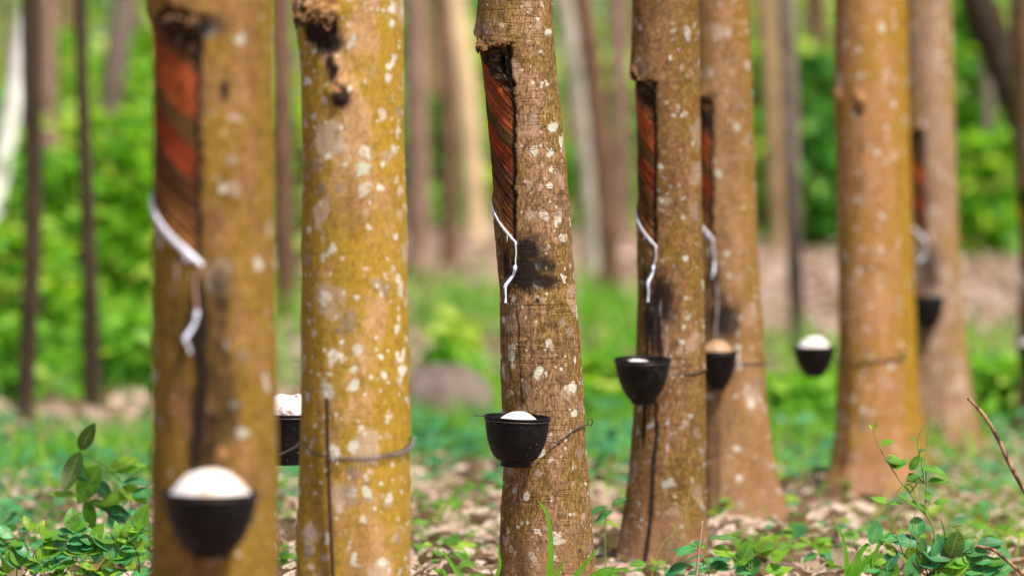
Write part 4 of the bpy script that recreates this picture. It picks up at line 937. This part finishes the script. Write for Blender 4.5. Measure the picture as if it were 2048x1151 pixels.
def btree(label, y, pts, w0, w1, mat, group='slim background trunks'):
    """pts: photo pixels from base to top along the trunk axis at depth y"""
    d = y/D3; p = [P(a, b, d) for a, b in pts]
    g0 = float(gz(p[0][0], y)); dx = (p[0]-p[1]); 
    if p[0][2] > g0: s = (p[0][2]-g0+.05)/max(1e-3, -dx[2]); b = p[0] + dx*s*.6; b[2] = g0-.05; p = [b] + p
    e = p[-1] + (p[-1]-p[-2])/np.linalg.norm(p[-1]-p[-2])*2.2; p = p + [e]
    c = catmull(p, 10); n = len(c); k = d/PXM
    rad = np.interp(c[:, 2], [p[0][2], p[-2][2], e[2]], [w0*k/2, w1*k/2, w1*k/2*.7]); rad = rad*(1 + .05*np.sin(np.arange(n)*1.7 + y)); rad[:3] *= [1.5, 1.25, 1.1]
    root = empty('rubber_tree', (c[0][0], y, g0), label, 'tree', group); org = np.array(root.location)
    MB().add(*tube(c, list(rad), 14)).build('trunk', BT[mat], root, org)
    mb = MB(); r = random.Random(int(y*10))
    for q in range(2):
        a = r.uniform(0, 6.28); b = c[-2]; ee = b + np.array([math.cos(a)*.8, math.sin(a)*.8, 1.3])
        mb.add(*tube(catmull([b, (b+ee)/2 + [0, 0, -.1], ee], 5), [rad[-1]*.8, rad[-1]*.35], 7))
    mb.build('limbs', BT[mat], root, org)
    return root
btree('dark thin trunk, the left one of two at the left side', 25.0, [(48, 860), (58, 650), (68, 400), (62, 150), (60, 0)], 36, 38, 'dark')
btree('dark thin trunk, the right one of two at the left side', 25.4, [(186, 866), (182, 640), (174, 400), (164, 150), (162, 0)], 38, 24, 'dark')
btree('bright whitish leaning trunk at the left edge', 33, [(-35, 640), (-15, 450), (16, 270), (40, 120)], 40, 38, 'white')
btree('pinkish pale trunk right beside the left dark thin one', 40, [(98, 560), (97, 230), (96, 0)], 38, 34, 'pink')
btree('grey leaning trunk narrowing downward, left of the nearest trunk', 38, [(205, 560), (216, 290), (232, 120), (250, 0)], 26, 52, 'grey')
btree('brown trunk seen in the gap left of the mustard trunk', 36, [(572, 600), (566, 300), (560, 0)], 46, 44, 'brown')
btree('tan thin trunk low in the gap left of the mustard trunk', 42, [(556, 620), (556, 400), (552, 0)], 20, 16, 'tan')
btree('pinkish trunk directly right of the mustard trunk', 44, [(838, 560), (836, 300), (832, 0)], 50, 44, 'pink')
btree('brownish trunk left of the sunlit slanting one', 48, [(902, 540), (896, 250), (884, 0)], 36, 30, 'brown')
btree('sunlit yellowish slanting trunk left of the sharp trunk', 56, [(952, 470), (938, 240), (908, 0)], 42, 46, 'sunlit')
btree('pale grey leaning trunk directly right of the sharp trunk', 46, [(1196, 560), (1180, 330), (1160, 160), (1134, 0)], 44, 54, 'pale')
btree('brown leaning trunk between sharp and ochre trunks', 38, [(1224, 650), (1214, 420), (1190, 180), (1166, 0)], 42, 42, 'brown')
btree('pink pale trunk just left of the ochre trunk top', 58, [(1246, 480), (1242, 250), (1232, 0)], 34, 40, 'pink')
btree('pale trunk right of the orange tan one', 52, [(1556, 480), (1546, 250), (1532, 0)], 34, 40, 'tan')
btree('thin greyish trunk above the free hanging cup', 31, [(1596, 700), (1586, 430), (1580, 200), (1572, 0)], 30, 36, 'grey')
btree('thin brown trunk left of the smooth orange one', 55, [(1650, 470), (1646, 250), (1640, 0)], 26, 24, 'brown')
btree('dark thick trunk leaning in at the upper right corner', 30, [(2110, 520), (2076, 330), (2030, 190), (1955, 0)], 66, 74, 'dark')
btree('thin grey trunk between pale tan trunk and right edge', 54, [(1992, 470), (1980, 300), (1970, 120), (1962, 0)], 26, 24, 'grey')
far = [(120, 'tan', 66), (20, 'grey', 60), (275, 'brown', 62), (578, 'tan', 70), (862, 'tan', 66), (922, 'brown', 74), (1262, 'brown', 72), (1515, 'brown', 60), (1612, 'brown', 64), (2010, 'brown', 62), (145, 'brown', 72), (818, 'brown', 58), (1140, 'tan', 76)]
rr = random.Random(3)
for px, mk, y in far:
    btree('distant slim %s trunk far behind the row, one of many much alike' % {'pale': 'pale', 'grey': 'grey', 'brown': 'brown', 'tan': 'tan', 'pink': 'pink'}[mk], y, [(px + rr.uniform(-8, 8), 500), (px, 250), (px + rr.uniform(-10, 10), 0)], rr.uniform(16, 24), rr.uniform(14, 22), mk, 'distant slim trunks')

# ------------------------------------------------------------------ shrubs behind
def shrub(label, px, y, wpx, toppx, mat, nleaf=1500, leaf=.11, seed=1, group='green shrubs behind the tree row', name='shrub'):
    d = y/D3; k = d/PXM; x = X(px, d); g0 = float(gz(x, y)); hw = wpx*k/2; nleaf = int(nleaf*.62); top = Z(toppx, d) - g0
    root = empty(name, (x, y, g0), label, 'shrub', group); r = np.random.default_rng(seed)
    nc = 30; cc = np.stack([r.normal(0, .46, nc)*hw, r.normal(0, .42, nc)*hw, r.uniform(.08, 1.0, nc)*top], 1); cc[:, :2] *= (1.25 - .75*cc[:, 2:]/top)
    ii = r.integers(0, nc, nleaf); spread = np.array([hw*.36, hw*.36, top*.13])*r.uniform(.5, 1.6, nc)[ii][:, None]
    pos = cc[ii] + r.normal(0, 1, (nleaf, 3))*spread; pos[:, 2] = np.clip(pos[:, 2], .02, top*1.05)
    dr = rand_dirs(nleaf, -.7, .5); up = rand_dirs(nleaf, .1, 1); L = leaf*r.uniform(.6, 1.4, nleaf)
    tone = np.clip(r.beta(1.3, 1.3, nc)[ii] + r.normal(0, .16, nleaf), 0, 1)
    v, f, a_ = leaves(pos, dr, up, L, L*.5, r.uniform(0, .4, nleaf), leaf_tmpl(4), .2, tone=tone)
    link('foliage', np_mesh('foliage', v, f, M[mat], True, {'lf': a_}), root)
    mb = MB()
    for c in cc[:9]: mb.add(*tube(catmull([[c[0]*.12, c[1]*.12, -.03], [c[0]*.5, c[1]*.5, c[2]*.5], c], 5), [.016, .006], 6))
    link('stems', np_mesh('stems', np.concatenate(mb.v), [np.concatenate(a) for a in mb.f.values()], M['stem_brown']), root)
S = shrub
S('bright green shrub at the left edge behind the white trunk', 30, 31, 190, 470, 'bg_bright', 1500, .12, 1)
S('mid green tall shrub between the two dark thin trunks', 118, 33, 200, 330, 'bg_mid', 2200, .12, 2)
S('bright yellow green shrub low between the dark thin trunks', 130, 30, 130, 560, 'bg_bright', 900, .11, 3)
S('bright green tall shrub between dark thin trunk and nearest trunk', 255, 33, 190, 250, 'bg_bright', 2200, .12, 4)
S('mid green shrub low beside the nearest trunk', 262, 28, 150, 640, 'bg_mid', 1100, .10, 5)
S('mid green shrub at the left edge near the ground', 10, 27, 150, 660, 'bg_mid', 1000, .10, 6)
S('bright shrub top behind the left side shrubs', 230, 44, 230, 140, 'bg_bright', 2000, .16, 7)
S('mid green shrub behind the white leaning trunk', 20, 45, 240, 210, 'bg_mid', 2000, .16, 8)
S('bright green shrub seen in the gap left of the mustard trunk', 575, 40, 110, 200, 'bg_bright', 1200, .14, 9)
S('low bright bush left of the sharp trunk', 915, 29, 70, 640, 'bg_bright', 350, .11, 10)
S('bright green bush between sharp and ochre trunks', 1235, 60, 120, 130, 'bg_bright', 2200, .26, 11)
S('low yellow green bush between sharp and ochre trunks', 1215, 26, 110, 720, 'bg_bright', 600, .10, 12)
S('tall green bush between orange tan and smooth orange trunks', 1545, 57, 130, 110, 'bg_bright', 2000, .26, 13)
S('deep green leafy bush left of the two knots', 1640, 53, 90, 130, 'bg_deep', 1500, .24, 14)
S('low green bush under the free hanging cup', 1590, 24, 170, 760, 'bg_mid', 1100, .09, 15)
S('bright green bush between pale tan trunk and right edge', 1975, 51, 130, 290, 'bg_bright', 1500, .22, 16)
S('mid green tall bush in the upper right corner', 1940, 60, 150, -20, 'bg_mid', 2400, .26, 17)
S('low mid green bush beside the pale tan trunk base', 1985, 25, 150, 720, 'bg_mid', 1000, .09, 18)
S('low bright bush directly right of the sharp trunk', 1190, 24, 90, 770, 'bg_bright', 500, .09, 19)
S('low bluish bush right of the mustard trunk', 880, 21, 150, 860, 'leaf_teal', 600, .08, 20)
S('pale yellow green bush low beside the sunlit slanting trunk', 985, 74, 60, 300, 'bg_bright', 900, .24, 21)
S('mid green bush directly right of the sharp trunk, far back', 1140, 76, 120, 300, 'bg_mid', 1800, .26, 22)
S('soft green bush behind the trunks right of the mustard one', 868, 62, 120, 210, 'bg_mid', 1800, .22, 25)
S('yellow green bush behind the slanting sunlit trunk', 968, 66, 70, 130, 'bg_bright', 1200, .22, 26)
S('yellow green tall bush behind the two dark thin trunks', 115, 52, 150, 100, 'bg_bright', 1500, .2, 23)
S('bright leaning bush in the gap left of the nearest trunk', 285, 56, 60, 90, 'bg_bright', 900, .2, 24)

# grey mound of a stump in the middle distance
st = rng; y = 24.2; d = y/D3; x0, x1 = X(795, d), X(985, d); g0 = float(gz((x0+x1)/2, y)); hh = Z(735, d) - g0
a = np.linspace(0, np.pi, 15); n = 26; V = []
for i in range(n):
    u = i/(n-1); xx = x0 + (x1-x0)*u; s = (1 - .25*abs(2*u-1)**3)
    ring_ = np.stack([np.full(15, xx), y + .22*s*np.cos(a), g0 - .03 + (hh+.03)*s*np.sin(a)**.7], 1)
    ring_ += .025*fbm(ring_*7, 5, 3)[:, None]*np.array([.3, 1, 1]); V.append(ring_)
V = np.concatenate(V); I = np.arange(n-1)[:, None]*15; J = np.arange(14)[None]
F = np.stack([I+J, I+J+1, I+15+J+1, I+15+J], -1).reshape(-1, 4)
caps = [np.array([list(range(15))]), np.array([list(range((n-1)*15, n*15))[::-1]])]
o = MB().add(V, [F] + caps).build('fallen_log', BT['log'], None, ((x0+x1)/2, y, g0)); tag(o, 'mossy grey fallen log lying in the grass beyond the sharp trunk', 'log')

# far wood: a leafy mass with sky gaps
nC = 240; N = 36000
fx = rng.uniform(-13, 13, nC); fy = rng.uniform(74, 112, nC); fz_ = rng.uniform(.2, 5.6, nC)
hp = fx/(fy/D3)*PXM + CX
for gp, gw in ((205, 60), (1598, 45), (1965, 40), (1225, 30)):
    m_ = (np.abs(hp - gp) < gw) & (fz_ > 1.2); fz_[m_] = rng.uniform(.2, 1.0, m_.sum())
ii = rng.integers(0, nC, N)
pos = np.stack([fx[ii], fy[ii], gz(fx[ii], fy[ii]) + fz_[ii]], 1) + rng.normal(0, 1, (N, 3))*[.75, .75, .6]
L_ = rng.uniform(.18, .42, N)
v, f, a_ = leaves(pos, rand_dirs(N, -.7, .4), rand_dirs(N, 0, 1), L_, L_*.55, .2, leaf_tmpl(3), .2, tone=rng.uniform(0, 1, nC)[ii] + rng.normal(0, .1, N))
tag(link('far_foliage', np_mesh('far_foliage', v, f, M['bg_far'], True, {'lf': a_})), 'distant green woodland reading as one blurred mass', kind='stuff')

# ------------------------------------------------------------------ light, world, camera
SUN_EL, SUN_AZ = 56.0, 142.0       # azimuth from +Y, clockwise seen from above
w = bpy.data.worlds.new('World'); SC.world = w; w.use_nodes = True
nt = w.node_tree; sky = nt.nodes.new('ShaderNodeTexSky'); sky.sky_type = 'NISHITA'; sky.sun_disc = False
sky.sun_elevation = R_(SUN_EL); sky.sun_rotation = R_(SUN_AZ); sky.air_density = 1.0; sky.dust_density = 2.5; sky.ozone_density = 1.0
bg = nt.nodes['Background']; nt.links.new(sky.outputs[0], bg.inputs[0]); bg.inputs[1].default_value = .08
sl = bpy.data.lights.new('sun', 'SUN'); sl.energy = 3.7; sl.angle = R_(4); sl.color = (1, .93, .82)
so = bpy.data.objects.new('sun', sl); COL.objects.link(so)
e, az = R_(SUN_EL), R_(SUN_AZ)
dirv = Vector((math.sin(az)*math.cos(e), math.cos(az)*math.cos(e), math.sin(e)))
so.rotation_euler = dirv.to_track_quat('Z', 'Y').to_euler(); so.location = dirv*30

cam = bpy.data.cameras.new('camera'); co = bpy.data.objects.new('camera', cam); COL.objects.link(co); SC.camera = co
co.location = (0, 0, H); co.rotation_euler = (R_(90), 0, 0)
cam.lens = LENS; cam.sensor_width = 36; cam.sensor_fit = 'HORIZONTAL'; cam.clip_end = 2000; cam.clip_start = .1
cam.dof.use_dof = True; cam.dof.focus_distance = D3*.992; cam.dof.aperture_fstop = LENS/1000/.052

SC.view_settings.view_transform = 'Standard'; SC.view_settings.look = 'None'; SC.view_settings.exposure = .87; SC.view_settings.gamma = 1
SC.render.engine = 'CYCLES'
cy = SC.cycles; cy.use_denoising = True; cy.max_bounces = 6; cy.diffuse_bounces = 3; cy.transmission_bounces = 4; cy.transparent_max_bounces = 4
cy.caustics_reflective = False; cy.caustics_refractive = False
try:
    cy.denoiser = 'OPENIMAGEDENOISE'; cy.denoising_prefilter = 'ACCURATE'; cy.denoising_input_passes = 'RGB_ALBEDO_NORMAL'
except Exception: pass
